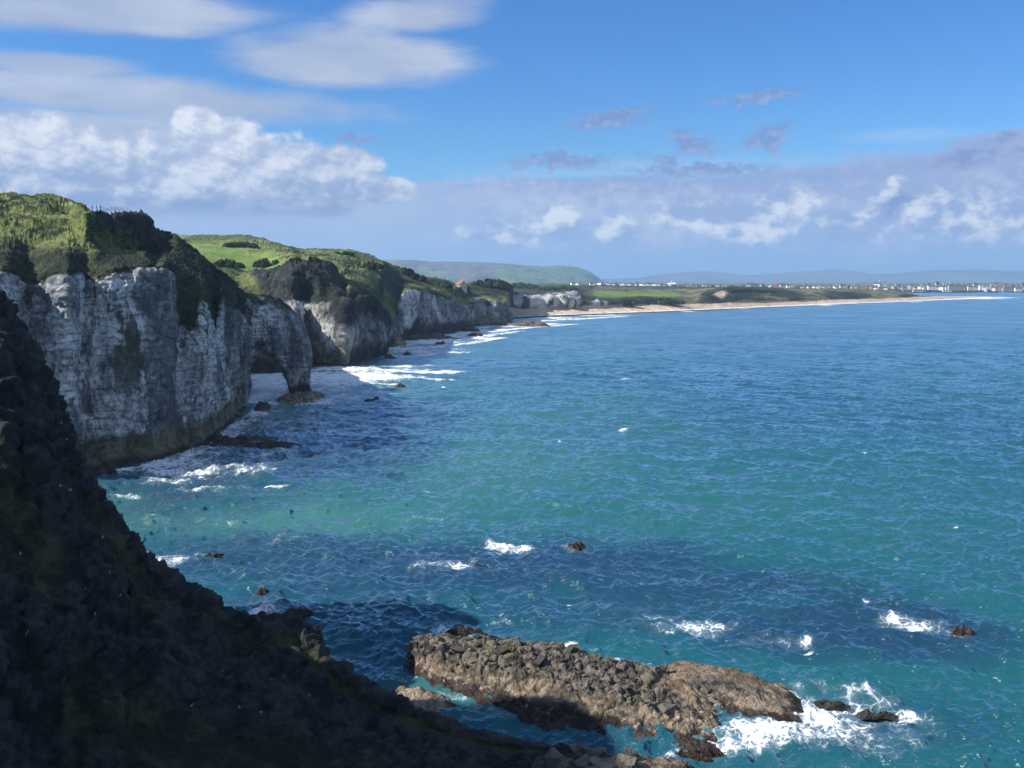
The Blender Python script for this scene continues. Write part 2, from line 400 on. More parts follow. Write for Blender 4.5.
cols = [
 mc(-130, 507, 498, 490, 400, 285, 275, 240, 206),
 mc(-60, 492, 486, 480, 400, 277, 270, 235, 198),
 mc(5, 482, 476, 468, 380, 263, 256, 228, 194.5, dy=(4, 7, 12, 18, 34, 70, 120)),
 mc(28, 480, 474, 466, 375, 277, 268, 232, 195, dy=(4, 7, 14, 26, 40, 70, 120)),
 mc(50, 478, 470, 462, 370, 271, 264, 232, 195.5, dy=(4, 7, 14, 24, 36, 70, 120)),
 mc(68, 476, 464, 455, 372, 265, 258, 234, 200, dy=(3, 6, 10, 15, 34, 66, 118)),
 mc(84, 473, 459, 449, 372, 271, 264, 240, 207.5, dy=(5, 8, 15, 24, 42, 60, 72), ty='lcchgg'),
 mc(96, 471, 457, 446, 366, 271, 262, 240, 216, dy=(5, 8, 13, 20, 38, 64, 72), ty='lcchgb'),
 mc(112, 469, 455, 444, 360, 266, 259, 246, 218, dy=(5, 8, 11, 18, 44, 84, 90), ty='lcchgb'),
 mc(132, 466, 451, 442, 355, 263, 256, 252, 217, dy=(5, 8, 10, 18, 46, 104, 112), ty='lcchgb'),
 mc(145, 464, 449, 441, 355, 261, 254, 254, 219, dy=(5, 8, 11, 17, 44, 112, 126), ty='lcchhb'),
 mc(155, 461, 446, 440, 350, 264, 263, 254, 229, dy=(5, 8, 10, 15, 40, 105, 130), ty='lcchhh'),
 mc(166, 458, 446, 438, 350, 262, 262, 250, 232, dy=(5, 8, 9, 14, 40, 90, 130), ty='lcchhh'),
 mc(178, 452, 444, 434, 345, 285, 268, 252, 236, dy=(4, 7, 14, 22, 40, 68, 104), ty='lchhhh'),
 mc(192, 449, 441, 432, 345, 296, 276, 260, 247, dy=(4, 7, 10, 18, 38, 64, 100), ty='lchhhh'),
 mc(203, 446, 437, 428, 350, 290, 279, 268, 257, dy=(3, 6, 9, 16, 36, 60, 90), ty='lcchhh'),
 mc(214, 438, 428, 420, 350, 302, 288, 277, 267, dy=(3, 6, 14, 24, 40, 60, 84), ty='lchhhh'),
 mc(222, 430, 424, 416, 345, 287, 283, 278, 273, dy=(3, 6, 8, 12, 34, 50, 70), ty='lcchhh'),
 mc(234, 420, 416, 409, 350, 300, 292, 286, 281, dy=(3, 6, 14, 22, 34, 44, 56), ty='lqqhhh'),
 mc(237, 412, 409, 404, 350, 303, 296, 291, 287, dy=(3, 5, 8, 14, 22, 30, 38), ty='lqchhh'),
 mc(241.5, 410, 407, 402, 352, 306, 299, 294, 290, dy=(2, 4, 7, 12, 20, 26, 34), ty='lqchhh', bk=20),
 mc(244.5, 408, 405, 400, 356, 314, 304, 298, 293, dy=(2, 4, 8, 12, 20, 26, 34), ty='qqqhhh', bk=10),
]
cols.append([(245, p[1], p[2]+22, p[3]) for j, p in enumerate(cols[-1])])
cols.append([(238, p[1]-6, p[2]+55, p[3]) for j, p in enumerate(cols[-2])])
P, W, col = loft('cliff', cols, m_cliff, .55, .6, sc=.8, amp=dict(hard=.75, hard2=.85, soft=.8, soft2=1.7))
struct(grid_mesh('cliff', P, m_cliff, col))

# ------------------------------------------------------------------ coast beyond: headlands, bays and the green hill
def cc(px, w, foot, mid, top, q, Y=None, ty='dqcchkg', dy=(3, 8, 16, 40, 80, 160, 330)):
    """q: heights of three slopes and the skyline"""
    Y0 = Yw(w) if Y is None else Y
    a = [(px, w+8, Y0-8, 'd'), (px, w, Y0, 'd'), (px, foot, Y0+dy[0], ty[0]), (px, mid, Y0+dy[1], ty[1]), (px, top, Y0+dy[2], ty[2])]
    for k in range(4): a.append((px, q[k], Y0+dy[3+k], ty[3+k]))
    a.append((px, q[3]+2, Y0+dy[6]+150, 'g')); a.append((px, q[3]+6, Y0+dy[6]+500, 'g'))
    return a
cols = [
 cc(150, 375, 372, 350, 312, (300, 270, 258, 237), ty='dlchgkg', dy=(3, 8, 16, 50, 140, 330, 560)),
 cc(200, 375, 372, 350, 312, (300, 266, 255, 236), ty='dlchgkg', dy=(3, 8, 16, 50, 140, 330, 560)),
 cc(240, 375, 372, 352, 330, (306, 274, 261, 235.5), ty='dlchgkg', dy=(3, 8, 16, 100, 150, 330, 540)),
 cc(262, 374, 371, 350, 330, (304, 279, 265, 238.5), ty='dlchbkg', dy=(3, 8, 16, 100, 135, 300, 520)),
 cc(275, 373, 370, 350, 332, (306, 277, 265, 243), ty='dlbbbkg', dy=(3, 8, 16, 90, 122, 260, 480)),
 cc(292, 368, 365, 338, 316, (300, 272, 262, 247), ty='lccbbgg', dy=(3, 6, 12, 46, 60, 200, 420)),
 cc(302, 362, 360, 335, 310, (297, 270, 260, 248.5), ty='lqchbgg', dy=(3, 6, 9, 18, 32, 180, 420)),
 cc(318, 364, 362, 340, 314, (295, 269, 261, 249.5), ty='lqqhbgg', dy=(2, 4, 8, 20, 58, 170, 430)),
 cc(327, 365, 363, 340, 312, (298, 271, 262, 250.5), ty='lcqhbgg', dy=(2, 6, 10, 26, 74, 170, 440)),
 cc(344, 366.8, 364.5, 338, 311, (304, 285, 268, 251.5), ty='lqbbhgg', dy=(2, 5, 9, 24, 96, 180, 440)),
 cc(350, 365, 362, 336, 306, (300, 285, 270, 250.5), ty='dqbhggg', dy=(3, 9, 16, 30, 70, 180, 430)),
 cc(366, 360, 357, 332, 302, (297, 284, 271, 255), ty='dqbhggg', dy=(3, 8, 14, 36, 90, 190, 400)),
 cc(376, 357.5, 354, 334, 311, (303, 288, 274, 259), ty='dqbhggg', dy=(3, 7, 12, 36, 100, 200, 360)),
 cc(383, 355, 352, 335, 318, (308, 292, 276, 262), ty='bqbfhhg', dy=(3, 7, 12, 40, 110, 200, 330)),
 cc(385, 348, 343, 333, 322, (312, 296, 278, 263), ty='lqqffhg', dy=(3, 8, 16, 50, 100, 180, 280)),
 cc(397, 343, 340, 333, 322, (309, 290, 279, 268), ty='lqqfhhg', dy=(3, 8, 16, 40, 90, 170, 260)),
 cc(405, 340.5, 338, 316, 295, (290, 285, 278, 272), ty='dccghgg', dy=(3, 8, 14, 21, 100, 160, 240)),
 cc(418, 338, 335.5, 316, 294, (290, 285, 280, 276.5), ty='dqchghg', dy=(3, 10, 20, 27, 110, 160, 240)),
 cc(430, 335.5, 333, 316, 297, (292, 286, 281, 277.5), ty='dcchghg', dy=(3, 8, 16, 23, 100, 150, 240)),
 cc(443, 333.5, 330, 318, 303, (296, 288, 282, 279.5), ty='dqqhghg', dy=(3, 10, 20, 27, 100, 150, 240)),
 cc(455, 332, 328, 318, 306, (300, 292, 286, 283.5), ty='dccghgh', dy=(3, 8, 16, 23, 100, 150, 240)),
 cc(464, 330, 325, 318, 308, (303, 294, 288, 284.5), ty='dqqghhh', dy=(3, 10, 20, 27, 100, 150, 240)),
 cc(470, 327, 323.5, 314, 303.5, (300, 294, 289, 284.5), ty='lcbghhg', dy=(2, 5, 9, 16, 90, 150, 240)),
 cc(478, 326, 322.5, 312, 301.5, (299, 294, 289, 285), ty='lccghhg', dy=(2, 5, 9, 16, 90, 150, 240)),
 cc(486, 325.5, 322, 312, 302, (299, 294, 289, 285), ty='lqbghhg', dy=(3, 12, 18, 25, 90, 150, 240)),
 cc(496, 325, 321.5, 312, 303, (300, 295, 290, 285), ty='lccghhh', dy=(2, 5, 9, 16, 90, 150, 240)),
 cc(504, 324.5, 321, 312, 304, (301, 296, 291, 285.5), ty='lqbghhh', dy=(3, 12, 18, 25, 90, 150, 240)),
 cc(510, 324, 320, 312, 306, (303, 297, 291, 286), ty='lqbhhhh', dy=(2, 5, 9, 16, 80, 150, 240)),
]
c = cols[-1]
cols.append([(511 if j < 5 else 512, p[1], p[2]+90+j*6, p[3]) for j, p in enumerate(c)])
cols.append([(490, p[1]-1, p[2]+190+j*6, p[3]) for j, p in enumerate(c)])
P, W, col = loft('coast', cols, m_far, .5, .45, sc=2.2, amp=dict(hard=.38, hard2=.8, soft=.7, soft2=.8), tnoise=.28)
struct(grid_mesh('headland', P, m_cliff, col))

# ------------------------------------------------------------------ sea arch
def poly_sdf(x, y, poly):
    d = np.full(x.shape, 1e9); ins = np.zeros(x.shape, bool); n = len(poly)
    for i in range(n):
        ax, ay = poly[i]; bx, by = poly[(i+1) % n]
        ex, ey = bx-ax, by-ay; wx, wy = x-ax, y-ay
        t = np.clip((wx*ex+wy*ey)/(ex*ex+ey*ey), 0, 1)
        d = np.minimum(d, np.hypot(wx-ex*t, wy-ey*t))
        c_ = (ay > y) != (by > y)
        with np.errstate(divide='ignore', invalid='ignore'):
            xi = (bx-ax)*(y-ay)/(by-ay)+ax
        ins ^= c_ & (x < xi)
    return np.where(ins, d, -d)
AR = [(228, 290), (245, 293), (258, 295), (270, 295.5), (278, 298), (287, 304), (296, 313), (303, 322), (308, 335), (312, 350), (312.5, 362), (309, 374), (309, 386), (313, 397), (314, 408),
      (287, 408), (288, 399), (290, 391), (287, 381), (281, 369), (274, 359), (265, 354), (256, 357), (251, 366), (249, 380), (248, 408), (228, 408)]
r_ = .4
gx, gy = np.meshgrid(np.arange(226, 320, r_), np.arange(288, 411, r_), indexing='ij')
Q = np.stack([gx, gy, gx*0], -1)
d = poly_sdf(gx, gy, AR) + fbm(Q, 6, 4, .6, 51)*1.2
ok = d > -r_*1.1
dd = np.clip(d, 0, None)*.43
Yc = 432 + (gx-250)*.30
th = 13*(1-np.exp(-dd/4.5))
PF = []
for sgn in (-1, 1):
    Yv = Yc + sgn*th
    a = (gx-512)/F; b = (384-gy)/F; yy = ct+b*st
    t = Yc/yy; X = a*t; Z = H+(-st+b*ct)*t
    Pp = np.stack([X + sgn*th*.25, Yv, Z], -1)
    nn = fbm(Pp, (5, 5, 9), 5, .62, 53, True)*1.5 + fbm(Pp, (12, 12, 2.0), 3, .6, 54)*.7
    Pp[..., 1] += sgn*nn*np.clip(dd/2, 0, 1)
    PF.append(Pp)
P = np.concatenate([PF[0], PF[1][::-1]], 0)
mk = ok[:-1, :-1] & ok[1:, :-1] & ok[1:, 1:] & ok[:-1, 1:]
mask = np.zeros((P.shape[0]-1, P.shape[1]-1), bool); n0 = PF[0].shape[0]
mask[:n0-1] = mk; mask[n0:] = mk[::-1]
W = np.zeros(P.shape[:2]+(len(TY),)); Z = P[..., 2]; nz = fbm(P, 7, 4, .6, 55)
W[..., TY.index('c')] = ss(7, 16, Z+nz*6)*(nz > -.35); W[..., TY.index('q')] = 1-W[..., TY.index('c')]
top_ = ss(4.5, .5, np.concatenate([dd, dd[::-1]], 0)+nz*1.5)*ss(34, 40, Z); W *= (1-top_)[..., None]; W[..., TY.index('h')] = top_
lo = ss(5, 2, Z+nz); W *= (1-lo)[..., None]; W[..., TY.index('d')] += lo
P = P[:, ::-1]; mask = mask[:, ::-1]; W = W[:, ::-1]
struct(grid_mesh('sea_arch', P, m_cliff, cover(P, W), mask=mask))

# ------------------------------------------------------------------ near basalt slope running down into the sea
def nc(px, sk, Y, foot, fy, ty='bbhbbh', top2=None):
    """skyline sk at Y, foot at height foot of the frame and distance fy"""
    a = []
    zt = float(D(px, sk, Y)[2])
    a.append((px, ypy(px, fy-3, -3), fy-3, 'd'))
    for k, t in enumerate((0, .12, .3, .5, .7, .87, 1.0)):
        yv = fy+(Y-fy)*t; a.append((px, ypy(px, yv, -1+(zt+1)*t**.8), yv, 'bbhbbhb'[k] if px > 60 else 'bbbhbbb'[k]))
    a.append((px+2, sk+6, Y+6, 'b')); a.append((px+3, sk+40, Y+9, 'b')); a.append((px+3, Yfoot(px, Y+13), Y+13, 'd'))
    return a
def ypy(px, Y, z):                            # frame height of a point
    t = (H-z)/Y
    return 384 + F*(t*ct - st)/(ct + t*st)
def Yfoot(px, Y):                            # frame height of z=-2 at distance Y
    t = (H+2)/Y
    return 384 + F*(t*ct - st)/(ct + t*st)
def ft(px, Y): return Yfoot(px, Y)-10
def zs(px, sk, z, fy):                        # a skyline point known by its height
    return nc(px, sk, Yw(sk)*(1-z/H), ft(0, fy), fy)
cols = [nc(-160, 330, 124, ft(0, 72), 72), nc(-60, 300, 126, ft(0, 74), 74), nc(-2, 300, 130, ft(0, 76), 76), nc(14, 330, 130, ft(0, 77), 77), nc(28, 344, 129, ft(0, 78), 78), nc(31, 368, 129, ft(0, 78), 78), nc(50, 408, 128.5, ft(0, 80), 80),
        nc(62, 440, 128, ft(0, 80), 80), nc(77, 472, 127.5, ft(0, 81), 81), nc(100, 504, 126, ft(0, 81), 81), nc(113, 522, 125, ft(0, 82), 82), nc(118, 542, 124.5, ft(0, 82), 82), nc(136, 562, 124, ft(0, 83), 83),
        nc(168, 580, 123, ft(0, 84), 84), nc(200, 600, 122, ft(0, 85), 85), nc(235, 624, 120, ft(0, 86), 86), nc(275, 629, 118.5, ft(0, 87), 87), zs(300, 640, 6.5, 88), zs(330, 667, 4.8, 89),
        zs(362, 693, 4.2, 90), zs(400, 709, 3.6, 91), zs(440, 724, 3.0, 91.5), zs(490, 739, 2.6, 92), zs(520, 743, 2.3, 92.5), zs(556, 747, 2.0, 93), zs(582, 757, 1.5, 93.5), zs(602, 778, .2, 94)]
def nd(P, N, W):
    A = {t: W[..., i] for i, t in enumerate(TY)}
    fade = ss(-2, 8, P[..., 2])*.75+.25
    f1, f2, vv = worley(P, 2.6, 5); g1, g2, v2 = worley(P, .9, 6)
    zz_ = P[..., 2]/2.6 + fbm(P, 9, 3, .5, 42)*1.3; led = (zz_-np.floor(zz_)); led = ss(0, .75, led)*ss(1, .86, led)
    d = led*.75*(.3+.7*A['b']) + fbm(P, 11, 3, .5, 40, True)*1.2*fade + (np.minimum(f2-f1, .3)*1.2+vv*.45)*(.35+.65*A['b']) + (np.minimum(g2-g1, .3)*.45+v2*.08)*(.4+.6*A['b']) + fbm(P, 1.2, 4, .65, 41)*.35
    return P + N*(d*fade)[..., None]
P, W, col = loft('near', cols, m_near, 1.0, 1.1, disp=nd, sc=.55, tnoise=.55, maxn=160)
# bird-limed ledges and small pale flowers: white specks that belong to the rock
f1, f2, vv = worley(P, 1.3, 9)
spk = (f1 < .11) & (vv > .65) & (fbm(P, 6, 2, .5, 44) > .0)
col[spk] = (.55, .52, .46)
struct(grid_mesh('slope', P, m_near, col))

# ------------------------------------------------------------------ land the viewer stands on, and an unseen ridge added at its left to shade the slope
xs = np.linspace(-420, 60, 260); ys = np.linspace(-220, 125, 200)
X, Y = np.meshgrid(xs, ys, indexing='ij')
Pz = np.stack([X, Y, X*0], -1)
front = np.interp(X, [-420, -260, -150, -110, -85, -70, -35, -5, 15, 60], [122, 122, 120, 114, 104, 38, 6, 1.0, -3, -30])
inside = front - Y
lowl = np.interp(X, [-420, -230, -140, -95, -60, -25, 60], [80, 74, 66, 58, 54, 48.3, 48])
rdg = np.interp(X, [-420, -230, -140, -95, -60, -45, -25, 60], [112, 103, 92, 80, 67, 54, 48.3, 48])  # ridge heights shaped to throw shadow over the near slope
off = Y - (72 + .23*(X+95))
hgt = lowl + (rdg-lowl)*ss(-26, -12, off)*ss(29, 17, off)
hgt = hgt + (fbm(Pz, 40, 4, .5, 60)*1.5)*ss(-20, -60, X) + fbm(Pz, 3, 3, .5, 61)*.15
cl = ss(-2, 16, inside)**.6
Z = -3 + (hgt+3)*np.clip(cl, 0, 1)
Z = np.where(X > -25, np.where(Y > 2.2, -3 + (Z+3)*ss(5, 2.2, Y), np.minimum(Z, 48.35)), Z)
P = np.stack([X, Y, Z], -1)
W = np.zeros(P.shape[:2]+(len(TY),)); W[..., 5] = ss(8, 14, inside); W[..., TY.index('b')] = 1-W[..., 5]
struct(grid_mesh('clifftop_and_shade_ridge', P, m_near, cover(P, W)))

# ------------------------------------------------------------------ far land: beach, dunes, links, town ground
def fc(px, w, sand, scarp, dune, field, town, sk, ty='ssbnkgg', Ys=(0, 25, 40, 140, 800, 1500, 2000)):
    Y0 = Yw(w)
    p = [(px, w+1.0, Y0-90, 's'), (px, w, Y0, 's')]
    for k, (py, t) in enumerate(zip((sand, scarp, dune, field, town, sk), ty[1:])):
        p.append((px, py, Y0+Ys[k+1], t))
    p.append((px, sk+.35, Y0+Ys[6]+700, 'g')); p.append((px, sk+1.2, Y0+Ys[6]+2500, 'g'))
    return p
cols = [
 fc(430, 318, 313, 306, 298, 293, 288, 283.5, 'sscchhg', (0, 60, 80, 140, 400, 900, 2200)),
 fc(505, 316.4, 311.1, 306.5, 299.0, 293, 289, 284, 'ssuuhhg', (0, 60, 70, 100, 400, 900, 2200)),
 fc(512, 316.2, 310.8, 306.5, 299.0, 293, 289, 284, 'ssuuhhg', (0, 60, 70, 88, 400, 900, 2200)),
 fc(522, 316, 310.5, 306.5, 299.0, 293, 289, 284, 'ssuuhhg', (0, 60, 74, 90, 400, 900, 2200)),
 fc(532, 315.5, 310.3, 306.5, 299.0, 294, 289, 284, 'ssuuhhg', (0, 60, 70, 88, 400, 900, 2200)),
 fc(541, 315, 309.90000000000003, 306.5, 299.0, 294, 289, 284, 'ssuuhhg', (0, 60, 78, 98, 400, 900, 2200)),
 fc(550, 314.6, 309.5, 306.5, 299.0, 292, 289, 284, 'ssuuhhg', (0, 58, 68, 86, 400, 900, 2200)),
 fc(558, 314.3, 309.1, 306.5, 299.0, 292, 289, 284, 'ssuuhhg', (0, 60, 80, 100, 400, 900, 2200)),
 fc(568, 314, 308.8, 306.5, 299.0, 291.5, 289, 284, 'ssuuhhg', (0, 58, 68, 86, 400, 900, 2200)),
 fc(577, 313.6, 308.3, 306.5, 299.0, 291.5, 289, 284.5, 'ssuuhhg', (0, 60, 72, 90, 400, 900, 2200)),
 fc(588, 313.2, 308.8, 304, 300, 293, 289, 284.5, 'ssbhnhg', (0, 60, 72, 110, 500, 1000, 2200)),
 fc(600, 312.8, 308.3, 303, 300, 294, 290, 284.5, 'ssuhknh', (0, 60, 72, 120, 500, 1000, 2000)),
 fc(612, 312.3, 307.6, 305, 301, 294, 290, 285, 'ssbhknh', (0, 60, 72, 120, 500, 1000, 2000)),
 fc(640, 311.3, 306.5, 303, 298.5, 295, 290, 286, 'sshhknh', (0, 70, 82, 120, 420, 1000, 1800)),
 fc(668, 310.3, 305.5, 303.5, 299.5, 294, 290.5, 286.5, 'sshnknh', (0, 70, 85, 150, 480, 1000, 1700)),
 fc(690, 309.4, 304.8, 303, 299, 296, 291, 286.8, 'ssnnnnh', (0, 70, 85, 160, 300, 1000, 1650)),
 fc(706, 308.8, 304.3, 302.5, 295, 291.5, 289.5, 287, 'sshhhnh', (0, 70, 85, 150, 230, 800, 1600)),
 fc(722, 308.1, 303.8, 302, 293.5, 288.6, 288.2, 287, 'sshshnh', (0, 70, 85, 150, 230, 800, 1600)),
 fc(733, 307.6, 303.4, 300, 293, 287.8, 288, 287, 'sshhhnh', (0, 70, 85, 150, 220, 800, 1600)),
 fc(760, 306.3, 302.8, 299, 293, 287.4, 288, 287, 'ssnhhnh', (0, 70, 85, 150, 220, 800, 1600)),
 fc(782, 305.5, 302.2, 299, 294, 289, 289, 287.3, 'ssnhhgg', (0, 70, 85, 150, 230, 800, 1600)),
 fc(797, 304.9, 301.7, 299, 296, 293, 290, 287.3, 'sshhhnh', (0, 65, 80, 140, 250, 700, 1600)),
 fc(815, 304.2, 301.2, 298.5, 294, 290.5, 290, 287.3, 'ssnnnnh', (0, 65, 80, 140, 230, 800, 1600)),
 fc(835, 303.5, 300.6, 298, 295, 292, 290, 287.5, 'sshhhnh', (0, 60, 75, 130, 230, 700, 1600)),
 fc(860, 302.6, 299.8, 297.6, 296, 293.5, 290.5, 287.7, 'sshhhnh', (0, 60, 75, 120, 200, 800, 1600)),
 fc(885, 301.7, 299, 297.2, 295.5, 293, 291, 288, 'ssnnnnh', (0, 60, 75, 120, 260, 800, 1500)),
 fc(905, 301, 298.3, 297, 295.6, 293.6, 292.6, 292.2, 'sshhnhh', (0, 60, 75, 120, 260, 500, 560)),
 fc(918, 300.5, 297.8, 297, 296.6, 296, 295.4, 296.3, 'ssshhss', (0, 60, 85, 120, 200, 260, 400)),
 fc(950, 299, 297, 296.7, 296.5, 296.3, 296.4, 296.6, 'sssssss', (0, 60, 85, 100, 120, 140, 190)),
 fc(985, 297.3, 296.6, 296.4, 296.3, 296.3, 296.5, 296.8, 'sssssss', (0, 40, 55, 70, 80, 90, 100)),
 fc(996, 297.2, 297, 296.9, 296.9, 296.9, 297.0, 297.1, 'sssssss', (0, 30, 35, 40, 50, 60, 70)),
]
P, W, col = loft('far', cols, m_far, .7, .25, sc=9, amp=dict(hard=.25, hard2=.22, soft=.22, soft2=.3), tnoise=.3, sm=2)
P[..., 2] = np.where(W[..., TY.index('s')] > .5, np.minimum(P[..., 2], np.maximum(P[..., 2], 0)), P[..., 2])
struct(grid_mesh('beach_and_dunes', P, m_far, col))
# peninsula the harbour town stands on
pw = 4150
cols = []
for px in (560, 620, 700, 780, 850, 895, 920, 1000, 1060, 1120, 1200, 1230):
    w_ = np.interp(px, [560, 880, 920, 1000, 1120, 1230], [291.4, 291.4, 292.0, 291.9, 291.6, 291.2]); Y0 = Yw(w_)
    r1 = np.interp(px, [560, 640, 900, 1000, 1120, 1230], [287, 287, 288.8, 288.6, 289, 291])
    r2 = np.interp(px, [560, 590, 640, 760, 860, 920, 1000, 1120, 1230], [284.2, 283.2, 284.2, 285.6, 285.4, 284.6, 285, 286, 290])
    cols.append([(px, w_+.5, Y0-250, 'd'), (px, w_, Y0, 'd'), (px, w_-1.1, Y0+30, 'b'), (px, w_-1.6, Y0+80, 'g'), (px, r1, Y0+400, 'g'), (px, r2, Y0+1000, 'n'), (px, r2-.3 if r2 < 288 else r2, Y0+2600, 'n'), (px, 283.0, Y0+9000, 'n'), (px, 282.2, Y0+15000, 'n')])
P, W, col = loft('town_ground', cols, m_far, 1.5, .25, sc=12, amp=dict(hard=.1, hard2=.1, soft=.12, soft2=.15), tnoise=.3, sm=2)
struct(grid_mesh('town_ground', P, m_far, col))
TOWN = dict(P=P)

# ------------------------------------------------------------------ distant hills
def range_(name, pts, Y, depth, ty, base_py=283.5):
    xs = np.arange(pts[0][0], pts[-1][0], 2.5)
    sk = np.interp(xs, [p[0] for p in pts], [p[1] for p in pts])
    for _ in range(6): sk[1:-1] = (sk[:-2]+2*sk[1:-1]+sk[2:])/4
    prof = [(0, 0), (.15, .32), (.35, .55), (.6, .8), (.85, .97), (1, 1), (1.2, .95), (2.5, .2)]
    out = []; n = 50
    ts = np.linspace(0, 2.5, n)
    hs = np.interp(ts, [p[0] for p in prof], [p[1] for p in prof])
    P = np.zeros((len(xs), n, 3))
    for i, (px, s) in enumerate(zip(xs, sk)):
        top = D(px, s, Y); zt = top[2]
        for j in range(n):
            y = Y - depth*(1-ts[j]); P[i, j] = (top[0]*y/Y, y, -20+(zt+20)*hs[j])
    P[..., 2] += fbm(P, (Y*.035, Y*.05, 900), 4, .5, 70)*np.clip(P[..., 2]*.10, 0, 60)*(ts < 1)[None]
    W = np.zeros(P.shape[:2]+(len(TY),)); t1 = fbm(P, (Y*.03, Y*.06, 900), 4, .6, 71)
    if 'k' in ty:
        W[..., TY.index('k')] = (t1 > -.05)*1.; W[..., TY.index('n')] = 1-W[..., TY.index('k')]
    else: W[..., TY.index('n')] = 1
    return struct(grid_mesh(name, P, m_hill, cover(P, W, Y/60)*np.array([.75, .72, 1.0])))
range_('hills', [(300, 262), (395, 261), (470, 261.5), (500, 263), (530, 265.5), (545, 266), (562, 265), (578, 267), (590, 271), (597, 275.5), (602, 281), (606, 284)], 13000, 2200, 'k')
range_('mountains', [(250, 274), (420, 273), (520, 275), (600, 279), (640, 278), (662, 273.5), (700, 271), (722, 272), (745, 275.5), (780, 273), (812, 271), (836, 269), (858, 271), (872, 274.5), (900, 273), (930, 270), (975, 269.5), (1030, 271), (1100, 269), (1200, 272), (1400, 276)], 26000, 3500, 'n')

# ------------------------------------------------------------------ the sea
def spectrum(L, n, lmin, lmax, rms, wdir, seed, spread=2, power=3.4):
    r = np.random.RandomState(seed)
    k1 = np.fft.fftfreq(n, L/n)*2*np.pi
    kx, ky = np.meshgrid(k1, k1, indexing='ij'); k = np.hypot(kx, ky); k[0, 0] = 1
    lam = 2*np.pi/k
    cosd = (kx*wdir[0]+ky*wdir[1])/k
    S_ = k**(-power)*(np.abs(cosd)**spread*.9+.1)*np.exp(-(lam/lmax)**4)*np.exp(-(lmin/lam)**4); S_[0, 0] = 0
    h = np.sqrt(S_)*(r.randn(n, n)+1j*r.randn(n, n))
    hz = np.fft.ifft2(h).real; s = rms/hz.std(); hz = hz*s
    hx = np.fft.ifft2(-1j*kx/k*h).real*s; hy = np.fft.ifft2(-1j*ky/k*h).real*s
    return L, n, hz, hx, hy
def samp(sp_, X, Y):
    L, n, hz, hx, hy = sp_
    x = (X/L*n) % n; y = (Y/L*n) % n
    i = x.astype(int); j = y.astype(int); a = x-i; b = y-j; i2 = (i+1) % n; j2 = (j+1) % n; i %= n; j %= n
    return [T_[i, j]*(1-a)*(1-b)+T_[i2, j]*a*(1-b)+T_[i, j2]*(1-a)*b+T_[i2, j2]*a*b for T_ in (hz, hx, hy)]
tx = np.concatenate([np.linspace(-2.2, -.60, 90, endpoint=False), np.linspace(-.60, .60, 1300), np.linspace(.60, 2.2, 90)[1:]])
pys = np.concatenate([np.linspace(1300, 820, 60, endpoint=False), np.arange(820, 420, -.62), np.arange(420, 300, -.45), np.arange(300, 286, -.25), np.arange(286, 281.2, -.2)])
ys = H/((pys-280)/F)*(1.0)
ys = np.array([Yw(p) for p in pys])
X = tx[:, None]*ys[None, :]; Y = np.broadcast_to(ys[None, :], X.shape).copy()
foot = Y**2/(H*F)                               # metres of depth under one pixel
wd1 = np.array([-.75, -.66]); wd2 = np.array([-.3, -.95])
def fade(lam): return 1/(1+(foot/(lam*1.1))**1.3)
dz_ = X*0; dx_ = X*0; dy_ = X*0
for sp_, lam, ch in ((spectrum(487, 1024, 8, 45, .38, wd1, 1, 2.4, 3.0), 22, .7), (spectrum(151, 1024, 1.6, 14, .27, wd1, 2, 1.0, 2.7), 5, .55), (spectrum(37, 512, .4, 2.6, .075, wd2, 3, .8), 1.3, .4)):
    a, b, c = samp(sp_, X+(fbm(np.stack([X, Y, X*0], -1), 130, 2, .5, 80)*12), Y)
    f = fade(lam); dz_ += a*f; dx_ += b*f*ch; dy_ += c*f*ch
Pq = np.stack([X, Y, X*0], -1)
# bands of surf: where waves break, and how much foam is left lying there
def polyd(pts):
    d = np.full(X.shape, 1e9); s_ = X*0
    sel = np.ones(X.shape, bool)
    for (x0, y0), (x1, y1) in zip(pts[:-1], pts[1:]):
        ex, ey = x1-x0, y1-y0; wx, wy = X-x0, Y-y0
        t = np.clip((wx*ex+wy*ey)/(ex*ex+ey*ey), 0, 1)
        d = np.minimum(d, np.hypot(wx-ex*t, wy-ey*t))
    return d
def shore(l): return [tuple(G(px, py)[:2]) for px, py in l]
foam = X*0
def band(l, wid, s):
    global foam
    d = polyd(shore(l)); n = fbm(Pq, max(wid*1.2, 6), 3, .6, 81)
    foam = np.maximum(foam, s*np.exp(-(d/(wid*(1+.5*n)))**2))
def patch(px, py, rx, ry, s, ang=0):
    """rx, ry: half-sizes as they look in the frame"""
    global foam
    c_ = G(px, py); Yc_ = c_[1]; ax = rx*Yc_/F; ay = max(ry, .5)*Yc_**2/(H*F)
    x, y = X-c_[0]-ang*(Y-c_[1]), Y-c_[1]
    foam = np.maximum(foam, s*np.exp(-((x/ax)**2+(y/ay)**2)))
band([(60, 480), (120, 473), (150, 466), (190, 452), (215, 442), (235, 424), (258, 411)], 3.5, .75)
patch(195, 462, 42, 9, .85); patch(165, 480, 30, 4, .7); patch(225, 452, 30, 6, .7); patch(125, 496, 22, 3, .65); patch(215, 488, 40, 4, .6); patch(255, 470, 30, 8, .5)
band([(250, 402), (285, 402), (318, 404), (330, 395)], 7, .8)
patch(270, 388, 60, 8, 1.0); patch(340, 385, 42, 3.2, 1.05); patch(355, 378, 58, 3.2, 1.1); patch(330, 397, 40, 4, .8); patch(375, 370, 70, 3, .9); patch(345, 368, 45, 2.5, 1.1)
